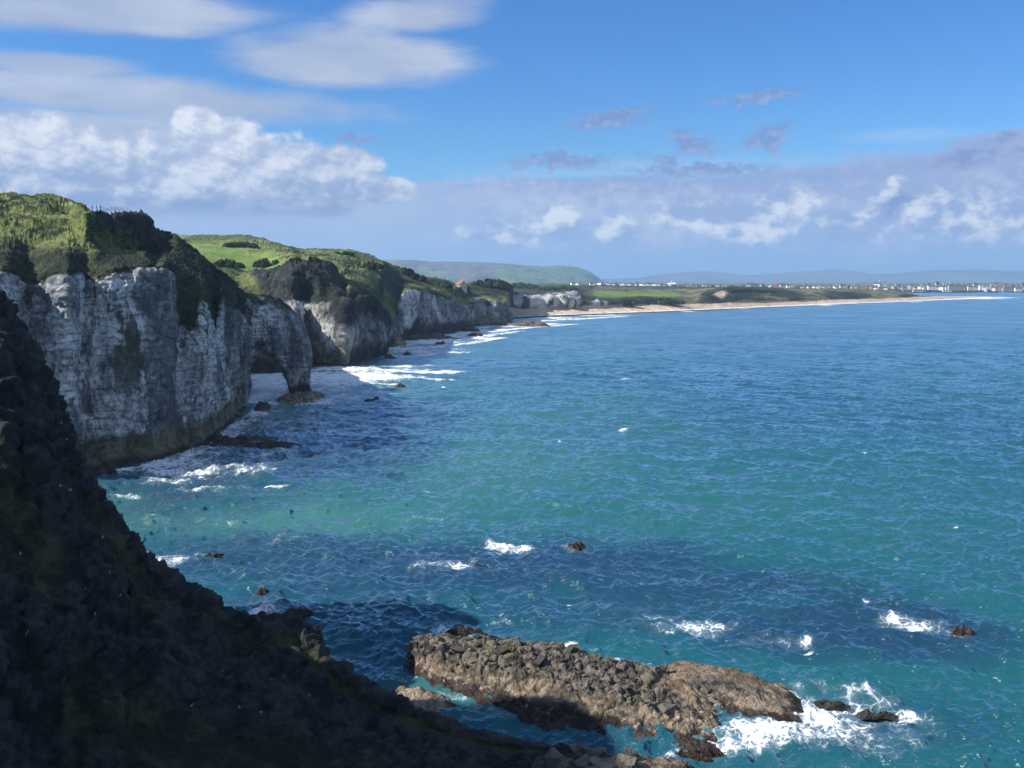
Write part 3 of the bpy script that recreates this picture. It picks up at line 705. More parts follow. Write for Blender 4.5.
patch(410, 366, 36, 1.8, .8); patch(300, 412, 40, 5, .55); patch(370, 392, 40, 2.5, .6); patch(285, 377, 60, 6, 1.1); patch(265, 384, 26, 9, 1.2); patch(255, 395, 20, 6, .9); patch(300, 380, 40, 6, .9)
patch(400, 349, 34, 2.6, 1.1); patch(425, 342, 50, 2.6, 1.1); patch(445, 336, 42, 1.8, 1.0); patch(415, 352, 30, 1.2, .9)
band([(300, 369.5), (345, 369), (400, 371), (450, 372)], 9, 1.05); patch(390, 377, 50, 2.2, 1.0); patch(400, 366, 40, 1.6, 1.0); band([(318, 374), (360, 374.5), (410, 377), (440, 380)], 5, 1.05); band([(318, 381), (350, 382), (395, 384)], 4.5, 1.05); band([(312, 389), (345, 389.5), (380, 391)], 4, 1.0)
band([(385, 356.5), (420, 355), (455, 352)], 7, .95); band([(400, 349), (435, 347), (470, 343), (500, 338)], 9, 1.0); band([(440, 341), (475, 337), (520, 331)], 9, .95); band([(490, 331), (530, 327.5), (575, 324)], 10, .95); band([(520, 321.5), (570, 319.5), (620, 316.5)], 16, .95)
band([(384, 350), (398, 345), (430, 338), (465, 333), (480, 328), (512, 325)], 12, 1.0)
patch(480, 331, 42, 2.0, 1.1); patch(500, 326, 60, 1.5, .9); patch(535, 324, 35, 1.5, 1.15); patch(545, 318, 55, 1.4, 1.0); patch(520, 321, 50, 1.6, .9)
band([(512, 317), (560, 315), (620, 312.6), (700, 308.8), (760, 306.6), (830, 303.8), (900, 301.2), (950, 299.2), (990, 297.4)], 26, 1.25)
band([(512, 318.4), (560, 316), (620, 313.8), (680, 310.8)], 16, 1.15)
patch(590, 315.5, 60, .8, .95); patch(686, 311.4, 10, .6, 1.1); patch(825, 305.2, 10, .5, 1.1); patch(740, 308.6, 16, .5, .9); patch(915, 302, 12, .4, .9)
patch(965, 298, 40, 1.2, 1.2); patch(995, 297.2, 18, .7, 1.2); patch(1010, 293, 20, .2, .7)
# reefs and rocks nearer
patch(505, 548, 34, 5, .82); patch(447, 567, 42, 7, .85); patch(575, 547, 14, 4, .7); patch(450, 630, 48, 7, .8); patch(165, 560, 26, 6, .85); patch(265, 610, 28, 6, .8); patch(210, 555, 20, 3, .6)
patch(700, 627, 52, 10, .62); patch(770, 640, 60, 7, .5); patch(915, 628, 34, 9, 1.0); patch(895, 622, 22, 6, .95); patch(945, 634, 34, 5, .7); patch(850, 608, 30, 8, .42); patch(640, 615, 60, 8, .42)
patch(567, 645, 9, 4, 1.15); patch(577, 652, 8, 3, 1.0); patch(600, 660, 40, 4, .5); patch(740, 690, 60, 9, .7, .2); patch(790, 700, 55, 12, .75); patch(700, 680, 40, 5, .6)
patch(770, 735, 105, 24, .86); patch(740, 700, 50, 6, .8, .3); patch(835, 706, 40, 6, .95); patch(820, 715, 70, 20, .92); patch(860, 735, 60, 18, .7); patch(750, 695, 60, 8, .85, .3); patch(720, 748, 60, 14, .9); patch(670, 757, 40, 8, .7); patch(880, 720, 60, 16, .5); patch(850, 745, 70, 18, .55); patch(905, 715, 22, 5, .7); patch(480, 695, 40, 4, .35)
band([(100, 474), (150, 467), (190, 455), (215, 446), (240, 428), (256, 414)], 7, .72); patch(185, 470, 70, 9, .62); patch(260, 455, 60, 9, .6); patch(300, 425, 60, 9, .6); patch(265, 392, 34, 10, 1.1); patch(345, 378, 90, 12, .88); patch(415, 350, 60, 6, .8); patch(460, 338, 60, 3, .8)
patch(760, 690, 70, 12, .62, .3); patch(840, 700, 60, 14, .6); patch(640, 668, 60, 5, .5); patch(450, 700, 50, 4, .4); patch(560, 742, 80, 3, .45)
patch(200, 520, 80, 6, .35); patch(420, 520, 60, 5, .3); patch(300, 540, 80, 8, .3)
# whitecaps: where the chop folds over, plus a few lone ones
patch(624, 379, 9, .8, 1.0); patch(623, 430, 8, .8, .55); patch(440, 373, 8, 1.2, 1.0); patch(451, 380, 6, 1.0, 1.0); patch(275, 486, 14, 1.5, .75); patch(150, 516, 9, 2, .9); patch(866, 601, 5, 2, .95); patch(670, 637, 6, 1.5, .9); patch(805, 652, 6, 1.5, .9)
for k in range(26):
    px = rng.uniform(330, 1024); py = 292+rng.rand()**1.3*330
    if px < 512+ (py-292)*.2 and py < 340: continue
    patch(px, py, rng.uniform(1.5, 4.5), rng.uniform(.25, .6)*(.5+(py-290)/260), rng.uniform(.6, .9))
crest = ss(.62, 1.15, dz_/ .42)*ss(1200, 200, Y)
foam = foam + (.45*fbm(Pq, (12, 26, 1), 4, .6, 86)+.2*fbm(Pq, (3, 5, 1), 3, .6, 87))*ss(.03, .4, foam)*(Y < 1350)
foam = np.clip(foam + crest*.04, 0, 1.4)
dz_ = dz_ + foam*.25*fbm(Pq, 2.2, 4, .6, 83)*ss(700, 250, Y)
# what lies under the water: pale sand, weed and reef
reef = X*0
def rp(px, py, rx, ry, s):
    global reef
    c_ = G(px, py); ax = rx*c_[1]/F; ay = ry*c_[1]**2/(H*F)
    reef = np.maximum(reef, s*ss(1.5, .35, np.sqrt(((X-c_[0])/ax)**2+((Y-c_[1])/ay)**2)+fbm(Pq, 22, 4, .6, 84)*.45))
rp(560, 560, 170, 22, .9); rp(430, 565, 200, 32, .85); rp(250, 560, 170, 30, .8); rp(330, 600, 150, 25, .6); rp(700, 585, 160, 26, .8); rp(850, 625, 160, 28, .85); rp(620, 610, 160, 24, .6); rp(930, 640, 110, 18, .6)
rp(300, 445, 130, 38, .95); rp(200, 470, 100, 26, .9); rp(380, 420, 75, 22, .85); rp(450, 372, 90, 9, .4); rp(850, 720, 110, 30, .7); rp(590, 745, 90, 14, .4)
shal = X*0
def sp2(px, py, rx, ry, s):
    global shal
    c_ = G(px, py); ax = rx*c_[1]/F; ay = ry*c_[1]**2/(H*F)
    shal = np.maximum(shal, s*np.exp(-(((X-c_[0])/ax)**2+((Y-c_[1])/ay)**2)))
sp2(260, 510, 240, 32, 1.0); sp2(150, 515, 90, 18, 1.0); sp2(460, 460, 170, 48, .8); sp2(520, 410, 160, 30, .55); sp2(420, 385, 140, 16, .7); sp2(640, 500, 260, 40, .3); sp2(440, 690, 60, 26, .7); sp2(520, 350, 160, 12, .4); sp2(300, 630, 90, 20, .2)
shal *= (1-reef*.85)
vari = fbm(Pq, (90, 160, 90), 4, .55, 85)
P = np.stack([X-dx_, Y-dy_, dz_], -1)
m_sea, b = newmat('sea_water')
co = objco()
shn, rf, fo, vr = attr('shallow'), attr('reef'), attr('foam'), attr('vary')
deep = mix(sstep(-.5, .6, vr), (.009, .080, .128), (.013, .104, .130))
c1 = mix(shn, deep, (.042, .170, .145))
c2 = mix(rf, c1, (.012, .045, .100))
# lace of foam
wv = noise(co, .35, 4, .6, 0, True)
n = E.nt.nodes.new('ShaderNodeVectorMath'); n.operation = 'MULTIPLY_ADD'; put(n.inputs[0], wv); n.inputs[1].default_value = (2.2, 2.2, 0); put(n.inputs[2], co)
wco = E(n.outputs[0])
def vedge(v, s):
    q = E.nt.nodes.new('ShaderNodeTexVoronoi'); q.feature = 'DISTANCE_TO_EDGE'; put(q.inputs['Vector'], v); q.inputs['Scale'].default_value = s
    return E(q.outputs[0])
lace = M('MAXIMUM', 1.0 - vedge(wco, .55)*5.0, (1.0 - vedge(wco, 1.5)*4.5)*.8)
fn = noise(co, .28, 6, .68)
lv = lace*.55 + (fn-.5)*1.5
fmask = sstep(-.08, .42, fo*1.05 + lv - .92)*sstep(.05, .3, fo)
haze_f = sstep(.15, 1.0, fo + (fn-.5)*1.2)*.38                 # milky water round the surf
c3 = mix(haze_f, c2, (.34, .48, .50))
c4 = mix(fmask, c3, (.80, .83, .85))
rip = noise(co, 1.1, 3, .6); rip2 = noise(co, .40, 4, .6)
gust = noise(co, .014, 4, .6)
bn = bump(rip*.20*(sstep(.35, .65, gust)+.3) + rip2*(sstep(.36, .62, gust)*.6+.5) + noise(co, .07, 3, .55)*3.0 + fmask*.12, 1.0, 1.0)
T_ = E.nt.nodes; L_ = E.nt.links; T_.remove(b)
df = T_.new('ShaderNodeBsdfDiffuse'); put(df.inputs['Color'], c3)           # light coming back up out of the water
up_ = vec(0.0, 0.0, 1.0); L_.new(up_.s, df.inputs['Normal'])
gl = T_.new('ShaderNodeBsdfGlossy'); gl.inputs['Color'].default_value = (.76, .93, .96, 1); gl.inputs['Roughness'].default_value = .27; L_.new(bn.s, gl.inputs['Normal'])
fr = T_.new('ShaderNodeFresnel'); fr.inputs['IOR'].default_value = 1.58; L_.new(bn.s, fr.inputs['Normal'])
ms = T_.new('ShaderNodeMixShader'); fcl = M('MINIMUM', M('MAXIMUM', (E(fr.outputs[0]) - .065)*1.75, 0.015), 1.0); L_.new(fcl.s, ms.inputs[0]); L_.new(df.outputs[0], ms.inputs[1]); L_.new(gl.outputs[0], ms.inputs[2])
fd = T_.new('ShaderNodeBsdfDiffuse'); fd.inputs['Color'].default_value = (.78, .81, .83, 1); L_.new(bn.s, fd.inputs['Normal'])
m2 = T_.new('ShaderNodeMixShader'); put(m2.inputs[0], fmask); L_.new(ms.outputs[0], m2.inputs[1]); L_.new(fd.outputs[0], m2.inputs[2])
L_.new(m2.outputs[0], [q for q in T_ if q.type == 'OUTPUT_MATERIAL'][0].inputs[0])
sea = struct(grid_mesh('sea', P[:, ::1], m_sea, None, dict(foam=foam, reef=reef, shallow=shal, vary=vari)))
# open water and sea floor out to the sides and the horizon
soup('x', [], [], m_sea) if False else None
far_sea = struct(soup('open_sea', [(-60000, -3000, -1.6), (60000, -3000, -1.6), (60000, 55000, -1.6), (-60000, 55000, -1.6)], [(0, 1, 2, 3)], plain('deep_water', (.008, .08, .13), .2)))

# ================================================================== ROCKS
ri = [0]
def rock_island(name, cols, res, vres, kind, label, seed, zamp=1.0, boulders=0):
    """cols: (px, py front waterline, height of crest, py of crest, type of top)"""
    prof = []
    for px, w_, zc, Yb, t in cols:
        Y0 = Yw(w_); snk = max(0, .6-zc)*1.7; zc = zc*.80
        def at(Yv, z): 
            z -= snk
            a, y, c_ = ray(px, 384); tt = Yv/y
            X_ = G(px, w_)[0]/Y0*Yv
            return (X_, Yv, z)
        d_ = Yb-Y0
        prof.append([at(Y0-1.5, -1.5)+('d',), at(Y0, -.1)+('d',), at(Y0+.10*d_, zc*.28)+('d' if t != 'l' else 'd',), at(Y0+.24*d_, zc*.55)+('l',), at(Y0+.42*d_, zc*.80)+(('l' if t == 'l' else 'b'),), at(Y0+.66*d_, zc*.98)+(t,), at(Y0+.85*d_, zc*1.0)+(t,), at(Y0+.97*d_, zc*.55)+('b',), at(Yb+1.2, -.8)+('d',), at(Yb+2, -1.8)+('d',)])
    K_ = np.array([[p[:3] for p in c] for c in prof]); T = np.zeros(K_.shape[:2]+(len(TY),))
    for i, c in enumerate(prof):
        for j, p in enumerate(c): T[i, j, TY.index(p[3])] = 1
    L = np.linalg.norm(np.diff(K_, axis=0), axis=-1).max(1); V = np.linalg.norm(np.diff(K_, axis=1), axis=-1).max(0)
    P = catmull(catmull(K_, [max(4, int(l/res)) for l in L], 0), [max(4, int(l/vres)) for l in V], 1)
    W = catmull(catmull(T, [max(4, int(l/res)) for l in L], 0, True), [max(4, int(l/vres)) for l in V], 1, True)
    for i in range(len(TY)):
        if W[..., i].max() > 0: W[..., i] += .45*fbm(P, 3, 5, .62, 90+i+seed)*(W[..., i] > .02)
    W = np.clip(W, 0, None)**4; W /= np.maximum(W.sum(-1, keepdims=True), 1e-6)
    N = normals(smooth_grid(P, 6)); A = {t: W[..., i] for i, t in enumerate(TY)}
    up = ss(-.5, .8, P[..., 2])
    rough = A['b']+.30*(A['l']+A['d'])
    f1, f2, v1 = worley(P, 1.7, seed+1); g1, g2, v2 = worley(P, .75, seed+2); h1, h2, v3 = worley(P, .33, seed+3)
    dome = lambda a, k: np.sqrt(np.clip(1-(a/k)**2, 0, 1))
    d = (np.minimum(f2-f1, .3)*1.3+v1*.22)*rough + (dome(g1, .8)*.24 + v2*.08)*(.12+.8*rough) + (dome(h1, .8)*.11+v3*.03)*(.2+.7*rough)
    bed = (P[..., 2]*1.1-P[..., 1]*.25+P[..., 0]*.08+fbm(P, 5, 3, .5, seed+11)*.6)/.55; bed = bed-np.floor(bed); d += ss(0, .8, bed)*ss(1, .85, bed)*.20
    d += fbm(P, 4, 4, .6, seed+5)*.5 + fbm(P, .6, 4, .65, seed+6)*.10 - .45
    P = P + N*(d*zamp*(.25+.75*up))[..., None]
    big = fbm(P, 4, 4, .6, seed+7); med = fbm(P, .8, 4, .65, seed+8)
    cols_ = {'b': lerp((.035, .032, .030), (.17, .145, .115), ss(-.5, .6, med+v2*.25+v1*.25)), 'l': lerp((.085, .066, .046), (.26, .205, .145), ss(-.5, .6, med+big*.6+v2*.15)),
             'd': lerp((.018, .013, .011), (.065, .045, .034), ss(-.5, .6, med+big)), 'q': lerp((.12, .085, .05), (.25, .19, .125), ss(-.5, .6, med+big*.6))}
    col = np.zeros(P.shape)
    for i, t in enumerate(TY):
        if W[..., i].max() > 0 and t in cols_: col += cols_[t]*W[..., i:i+1]
    wet = ss(.55, .12, P[..., 2]+med*.35)
    col = lerp(col, cols_['d'], wet*.9)
    shells = ss(.35, .6, fbm(P, .5, 3, .6, seed+9))*ss(1.6, .9, P[..., 2])*ss(.3, .8, P[..., 2])*(big > -.1)
    col = lerp(col, (.52, .44, .35), shells*.6)
    lich = ss(.2, .6, fbm(P, 3.2, 4, .6, seed+10))*A['b']*ss(.72, .95, np.abs(normals(smooth_grid(P, 2))[..., 2]))
    col = lerp(col, (.17, .16, .055), lich*.6)
    o = grid_mesh(name, P, m_rock, col)
    if boulders:                                   # angular blocks lying on it, part of the same mass of rubble
        r = np.random.RandomState(seed); V_ = []; F_ = []; C_ = []
        ij = np.argwhere(A['b'][:, :] > .45); ij = ij[P[ij[:, 0], ij[:, 1], 2] > .8]
        for k in range(boulders):
            i, j = ij[r.randint(len(ij))]; p = P[i, j]; sz = min(1.1, .13*np.exp(abs(r.randn())*.8)) if k > 16 else r.uniform(.8, 1.5)
            pts = r.randn(11, 3); pts /= np.linalg.norm(pts, axis=1)[:, None]; pts *= np.array([1, r.uniform(.6, 1), r.uniform(.5, .85)])*sz*r.uniform(.85, 1.1, (11, 1))
            b2 = bmesh.new(); vs = [b2.verts.new(tuple(p+q+np.array([0, 0, sz*.15]))) for q in pts]
            bmesh.ops.convex_hull(b2, input=vs); b2.verts.index_update(); n0_ = len(V_)
            V_ += [tuple(v_.co) for v_ in b2.verts]; F_ += [tuple(n0_+v_.index for v_ in f_.verts) for f_ in b2.faces]; b2.free()
            C_ += [tuple(lerp((.035, .034, .033), (.17, .15, .125), r.rand()**1.3))+(1,)]*(len(V_)-n0_)
        bm = bmesh.new(); bm.from_mesh(o.data); cl = bm.verts.layers.float_color['Col']
        vs = [bm.verts.new(v_) for v_ in V_]
        for v_, c_ in zip(vs, C_): v_[cl] = tuple(float(q) for q in c_)
        for f_ in F_: bm.faces.new([vs[q] for q in f_]).smooth = False
        bm.to_mesh(o.data); bm.free()
    return o
isl = [(404, 668, .2, 126, 'b'), (410, 669, 2.0, 127.5, 'b'), (417, 677, 3.2, 129, 'b'), (430, 686, 3.6, 130, 'b'), (455, 695, 3.8, 130, 'b'), (480, 703, 4.0, 129.5, 'b'), (510, 713, 4.1, 128.5, 'b'), (545, 723, 4.2, 127, 'b'), (575, 731, 3.8, 125, 'b'),
       (600, 737, 3.3, 123, 'b'), (625, 742, 3.0, 122, 'b'), (645, 745, 3.0, 121.5, 'b'), (665, 747, 2.8, 120.5, 'q'), (688, 748, 2.3, 118, 'q'), (700, 748, 1.5, 115.5, 'l'), (712, 748, 1.0, 113.5, 'l'), (724, 750, .45, 112, 'l'), (738, 752, .0, 110.5, 'd')]
o = rock_island('rock_island', isl, .10, .08, 'b', '', 100, 1.0, 420)
tag(o, 'long boulder-strewn rock island with dark seaweed at its waterline, beside the shaded slope', 'rock')
isl2 = [(658, 726, .9, 122.5, 'q'), (668, 724, 2.6, 123, 'q'), (682, 720, 3.0, 123.3, 'q'), (700, 718, 2.7, 123, 'q'), (720, 716, 2.5, 122.5, 'q'), (740, 718, 2.1, 121.5, 'q'), (760, 720, 1.5, 120, 'q'), (780, 722, 1.0, 118.8, 'l'), (798, 724, .4, 117.6, 'd'), (812, 724, -.1, 117, 'd')]
o = rock_island('rock_slab', isl2, .12, .10, 'q', '', 120, .5)
tag(o, 'smooth brown sloping slab in the surf, split by a crack from the boulder-strewn island', 'rock')
isl3 = [(528, 812, .5, 98.6, 'b'), (545, 812, 1.5, 99.2, 'b'), (575, 812, 1.6, 99.6, 'b'), (600, 812, 1.5, 99.8, 'l'), (625, 812, 1.6, 99.8, 'b'), (650, 812, 1.3, 99.8, 'l'), (680, 812, 1.0, 99.6, 'l'), (700, 812, .2, 99, 'd')]
o = rock_island('shore_rock', isl3, .12, .10, 'b', '', 140, .6, 60)
tag(o, 'sunlit brown shore rock at the foot of the dark slope, bottom edge of the view', 'rock')
isl4 = [(388, 712, .2, 118.5, 'd'), (400, 716, 1.0, 118.5, 'l'), (420, 724, 1.2, 117.2, 'l'), (440, 728, 1.0, 115.6, 'l'), (455, 732, .4, 114.5, 'd')]
o = rock_island('shore_ledge', isl4, .12, .10, 'l', '', 160, .6)
tag(o, 'small sunlit ledge of brown rock between the shaded slope and the rock island', 'rock')

def reef(label, name, px, py, wpx, hpx, z, seed, colr=((.02, .018, .016), (.06, .05, .04)), flat=.6, mat=None, rag=.35, sk=0.0):
    """a low rock; wpx: width in the frame, z: height in metres, hpx: its depth on the water as seen"""
    c_ = G(px, py); a = wpx/2*c_[1]/F; bdep = hpx/2*c_[1]**2/(H*F)
    n = int(np.clip(wpx*1.6, 24, 110)); m = int(np.clip(n*.7, 20, 70))
    ph = np.linspace(0, 2*np.pi, n, endpoint=False); rr = np.linspace(0, 1, m)
    PH, RR = np.meshgrid(np.append(ph, ph[0]), rr, indexing='ij')
    rad = 1 + rag*fbm(np.stack([np.cos(PH)*1.3, np.sin(PH)*1.3, PH*0+seed], -1), .8, 3, .6, seed)
    x = np.cos(PH)*RR*rad*a; y = np.sin(PH)*RR*rad*bdep + sk*x
    h = (1-RR**(2+flat*3))
    q = np.stack([x+c_[0], y+c_[1], x*0], -1); s_ = max(.5, a*.22)
    f1, f2, vv = worley(q, s_, seed, False)
    if Yw(py) < 260 and mat is None: z *= .7
    zz = -.5 + (z+.5)*h*(1+.9*fbm(q, (a*.35, bdep*.6, 1), 4, .62, seed+1)) + (np.minimum(f2-f1, .4)-.2)*z*.5*h + fbm(q, s_*.6, 3, .6, seed+2)*z*.14
    P = np.stack([x, y, zz], -1)[:, ::-1]
    col = lerp(colr[0], colr[1], ss(-.5, .6, fbm(q[:, ::-1], s_, 4, .65, seed+3)))
    o = grid_mesh(name, P, mat or m_rock, col); o.location = (c_[0], c_[1], 0)
    tag(o, label, 'rock'); return o
DK = ((.02, .018, .016), (.07, .06, .05)); RD = ((.022, .013, .010), (.065, .042, .032)); TN = ((.10, .085, .05), (.30, .25, .17))
reef('rounded tan ledge under the pillar of the sea arch', 'ledge_rock', 301, 398.5, 42, 10, 1.9, 1, TN, mat=m_cliff)
reef('long flat dark reef running out from the main cliff foot, nearer one of the pair', 'flat_reef', 238, 441, 86, 6, 1.0, 2, DK, rag=.5, sk=-.1)
reef('short dark reef just behind the long flat one by the main cliff', 'flat_reef', 268, 446, 60, 3.4, .9, 3, DK, rag=.5)
reef('narrow reef touching the waterline ledge of the main cliff', 'flat_reef', 205, 434, 40, 6, 1.2, 4, ((.03, .028, .025), (.10, .09, .06)))
reef('little dark rock off the main cliff corner, left of the arch pillar', 'sea_rock', 262, 408, 14, 5, 1.6, 5, DK)
reef('black flat rock in open water to the right of the arch pillar', 'sea_rock', 374, 401, 26, 2.4, .9, 6, DK)
reef('tiny dark rock with foam streak beyond the arch', 'sea_rock', 400, 386.5, 11, 1.6, .8, 7, DK)
reef('small dark rock beside the foot of the lit headland', 'sea_rock', 364, 366, 12, 1.6, 1.0, 8, RD)
reef('dark low rock off the black headland, left of its twin', 'sea_rock', 390, 358, 14, 1.8, 1.4, 9, DK)
reef('dark low rock in the surf below the tan boulder', 'sea_rock', 407, 355, 11, 1.6, 1.5, 10, DK)
reef('sunlit tan boulder ledge at the foot of the bay beyond the black headland', 'boulder', 393, 344.5, 26, 3.4, 5.2, 11, TN, mat=m_cliff)
reef('brown rock in white surf below the long chalk bay cliff', 'sea_rock', 441, 344.3, 12, 1.0, 1.6, 12, RD)
reef('reddish reef amid surf at the end of the chalk bay', 'sea_rock', 475, 336, 17, 1.0, 2.2, 13, RD)
reef('dark platform of rock at the foot of the farthest near point', 'rock_platform', 470, 331, 20, 1.6, 3, 14, DK)
reef('flat wave-cut platform reaching out from the chalk point towards the beach', 'rock_platform', 528, 325.6, 58, 2.0, 3.2, 15, ((.05, .04, .03), (.16, .11, .08)), rag=.5)
reef('long dark ledge along the bay below the chalk cliffs', 'rock_platform', 425, 338.3, 62, 3.0, 3.0, 16, ((.04, .035, .03), (.13, .10, .08)), rag=.4)
reef('small wet rock with a breaking wave, left of the open water', 'sea_rock', 576, 546, 20, 5, .55, 17, RD)
reef('red-brown weedy rock right of the upper patch of foam', 'sea_rock', 474, 567.5, 18, 4, .6, 18, RD)
reef('weedy reef breaking the water just behind the boulder-strewn island', 'sea_rock', 466, 631, 46, 3, .3, 19, RD, rag=.5)
reef('tilted dark rock awash in foam at the right', 'sea_rock', 962, 633, 26, 5, .75, 20, RD)
reef('low black reef awash in churning foam beyond the brown slab', 'sea_rock', 830, 703, 46, 6, .10, 21, DK, rag=.5)
reef('weed-covered reef at the right end of the churning foam', 'sea_rock', 878, 713, 50, 6, .08, 22, DK, rag=.5)
reef('wet brown rock beside the foam at the edge of the dark slope', 'sea_rock', 298, 613, 38, 7, .7, 23, RD, rag=.5)
reef('small seaweed rock alone in the water above the dark slope', 'sea_rock', 262, 592, 16, 4, .45, 24, RD, rag=.5)
reef('pair of reddish weed tips by the foam near the green shallows', 'sea_rock', 213, 556, 22, 4, .45, 25, RD, rag=.6)
reef('dark wet hump beyond the slab, nearest the swirl', 'sea_rock', 700, 756, 56, 7, .55, 26, RD, rag=.5)
reef('rounded dark boulder on the shore below the main cliff ledge', 'boulder', 105, 475, 30, 6, 1.8, 27, DK)

# ================================================================== SHRUBS, LEAFY DOMES FOR SHADED KNOLLS
m_leaf = terrain_mat('shrub_leaves', 4.0, 1.2, 1.0, .9, .5)
from mathutils.bvhtree import BVHTree
dg = bpy.context.evaluated_depsgraph_get()
seat = [BVHTree.FromObject(bpy.data.objects[q], dg) for q in ('headland', 'beach_and_dunes')]
def seated(px, py, Yv):
    """the ground met by the line of sight, so that a shrub stands on it"""
    d_ = Vector(ray(px, py)).normalized(); hit = [t_.ray_cast(Vector((0, 0, H)), d_) for t_ in seat]; hit = [h_[0] for h_ in hit if h_[0] is not None]
    return np.array(min(hit, key=lambda q: q.y)) if hit else D(px, py, Yv)
def shrub(px, py, Yv, wpx, hpx, seed, label, dark=.5, group='gorse thickets on the green hillside'):
    c_ = seated(px, py, Yv); Yv = float(c_[1]); a = wpx/2*Yv/F; h = hpx*Yv/F
    n = int(np.clip(wpx*7, 60, 320)); r = np.random.RandomState(seed)
    vs = []; fs = []; cl = []
    lobes = [(r.uniform(-.75, .75), r.uniform(-.5, .5), r.uniform(.35, .6)) for _ in range(max(5, int(wpx/4)))]
    for k in range(n*9):
        lx, ly, lr = lobes[r.randint(len(lobes))]
        d_ = r.randn(3); d_ /= np.linalg.norm(d_); d_[2] = abs(d_[2])
        hh = h*(1-(lx*.9)**2)
        p = np.array([(lx+d_[0]*lr*.6)*a, (ly+d_[1]*lr)*a*.8, max(d_[2]*hh*(.65+.4*r.rand()), -.5)-h*.12])
        s_ = Yv/F*r.uniform(.5, 1.1); t1 = r.randn(3); t1 /= np.linalg.norm(t1); t2 = np.cross(d_+.4*r.randn(3), t1); t2 /= max(np.linalg.norm(t2), 1e-3)
        i = len(vs); vs += [p-t1*s_-t2*s_*.5, p+t1*s_-t2*s_*.5, p+t1*s_*.6+t2*s_, p-t1*s_*.6+t2*s_]; fs.append((i, i+1, i+2, i+3))
        g = r.rand(); cl += [(.018+.03*g, .032+.045*g, .010+.012*g)]*4
    o = soup('gorse_thicket', vs, fs, m_leaf); fin(o.data, np.array(cl), None); o.location = c_
    tag(o, label, 'shrub', group); return o
shrub(228, 267, 560, 34, 9, 1, 'dark leafy dome standing for a shaded knoll nearest the main cliff, on the green hillside')  # dark leaves carry the shade of a knoll
shrub(268, 266.5, 620, 34, 9, 2, 'dark leafy dome standing for a shaded knoll in the middle of the green hillside, above the arch')  # second shaded knoll, its shade likewise given by dark leaves
shrub(297, 261, 760, 18, 4, 3, 'small dark thicket high on the green hill, left of the round one')
shrub(311, 262, 760, 18, 7, 4, 'round dark thicket high on the green hill')
shrub(240, 246, 900, 38, 4, 5, 'faint low hedge of bushes near the hill skyline')
shrub(345, 254, 900, 20, 3, 6, 'dark bush crowning the right shoulder of the green hill')
shrub(372, 268, 850, 26, 7, 7, 'scrub on the hill shoulder where it drops to the right')
shrub(405, 273, 980, 20, 6, 8, 'scrub thicket at the right foot of the green hill', group='gorse thickets on the green hillside')
shrub(415, 279, 1000, 24, 7, 9, 'scrub thicket in the dip left of the red-roofed house')
shrub(490, 286, 1300, 44, 8, 10, 'dark scrub bank to the right of the red-roofed house')
shrub(443, 287, 1150, 22, 6, 11, 'low scrub just left of the red-roofed house')
shrub(520, 288, 1500, 40, 6, 12, 'scrub above the far chalk cliffs, left half')
shrub(560, 290, 1600, 40, 5, 13, 'scrub above the far chalk cliffs, right half')
shrub(662, 303, 1830, 48, 6, 14, 'dark scrub bank behind the beach, left of the sandy path')
shrub(628, 304, 1760, 24, 6, 15, 'round dark scrub mound behind the beach, next to the far chalk cliffs')

# ================================================================== HOUSES
def roof_house(x, y, z, wd, dp, h, rh, rot, mw, mr, label, group, chim=True, name='house', wins=None, flat=False):
    root = bpy.data.objects.new(name, None); C.objects.link(root); root.location = (x, y, z); root.rotation_euler = (0, 0, rot)
    tag(root, label, 'house', group)
    a, b_ = wd/2, dp/2
    v = [(-a, -b_, -8), (a, -b_, -8), (a, b_, -8), (-a, b_, -8), (-a, -b_, h), (a, -b_, h), (a, b_, h), (-a, b_, h), (-a, 0, h+rh-.05), (a, 0, h+rh-.05)]
    if flat:
        soup('wall', v[:8], [(0, 1, 5, 4), (1, 2, 6, 5), (2, 3, 7, 6), (3, 0, 4, 7), (4, 5, 6, 7)], mw, root)
        q = [(-a-.3, -b_-.3, h+.02), (a+.3, -b_-.3, h+.02), (a+.3, b_+.3, h+.02), (-a-.3, b_+.3, h+.02)]; q += [(p[0], p[1], h+.8) for p in q]
        soup('roof', q, [(0, 1, 5, 4), (1, 2, 6, 5), (2, 3, 7, 6), (3, 0, 4, 7), (4, 5, 6, 7), (3, 2, 1, 0)], mr, root)
        return root
    soup('wall', v, [(0, 1, 5, 4), (1, 2, 6, 9, 5), (2, 3, 7, 6), (3, 0, 4, 8, 7), (4, 5, 9, 8), (6, 7, 8, 9)], mw, root)
    e = .5; t = .35
    k = rh/b_*e
    q = [(-a-e, -b_-e, h-k), (a+e, -b_-e, h-k), (a+e, 0, h+rh), (-a-e, 0, h+rh), (-a-e, b_+e, h-k), (a+e, b_+e, h-k)]
    q += [(p[0], p[1], p[2]+t) for p in q]
    rf_ = soup('roof', q, [(6, 7, 8, 9), (9, 8, 11, 10), (0, 3, 2, 1), (3, 4, 5, 2), (0, 1, 7, 6), (5, 4, 10, 11), (1, 2, 8, 7), (2, 5, 11, 8), (4, 3, 9, 10), (3, 0, 6, 9)], mr, root)
    if chim:
        cx = a*.75
        q = [(cx+sx*.6, sy*.6, zz) for zz in (h+rh*.5, h+rh+1.6) for sx, sy in ((-1, -1), (1, -1), (1, 1), (-1, 1))]
        soup('chimney', q, [(0, 1, 5, 4), (1, 2, 6, 5), (2, 3, 7, 6), (3, 0, 4, 7), (4, 5, 6, 7)], mw, rf_)
    return root
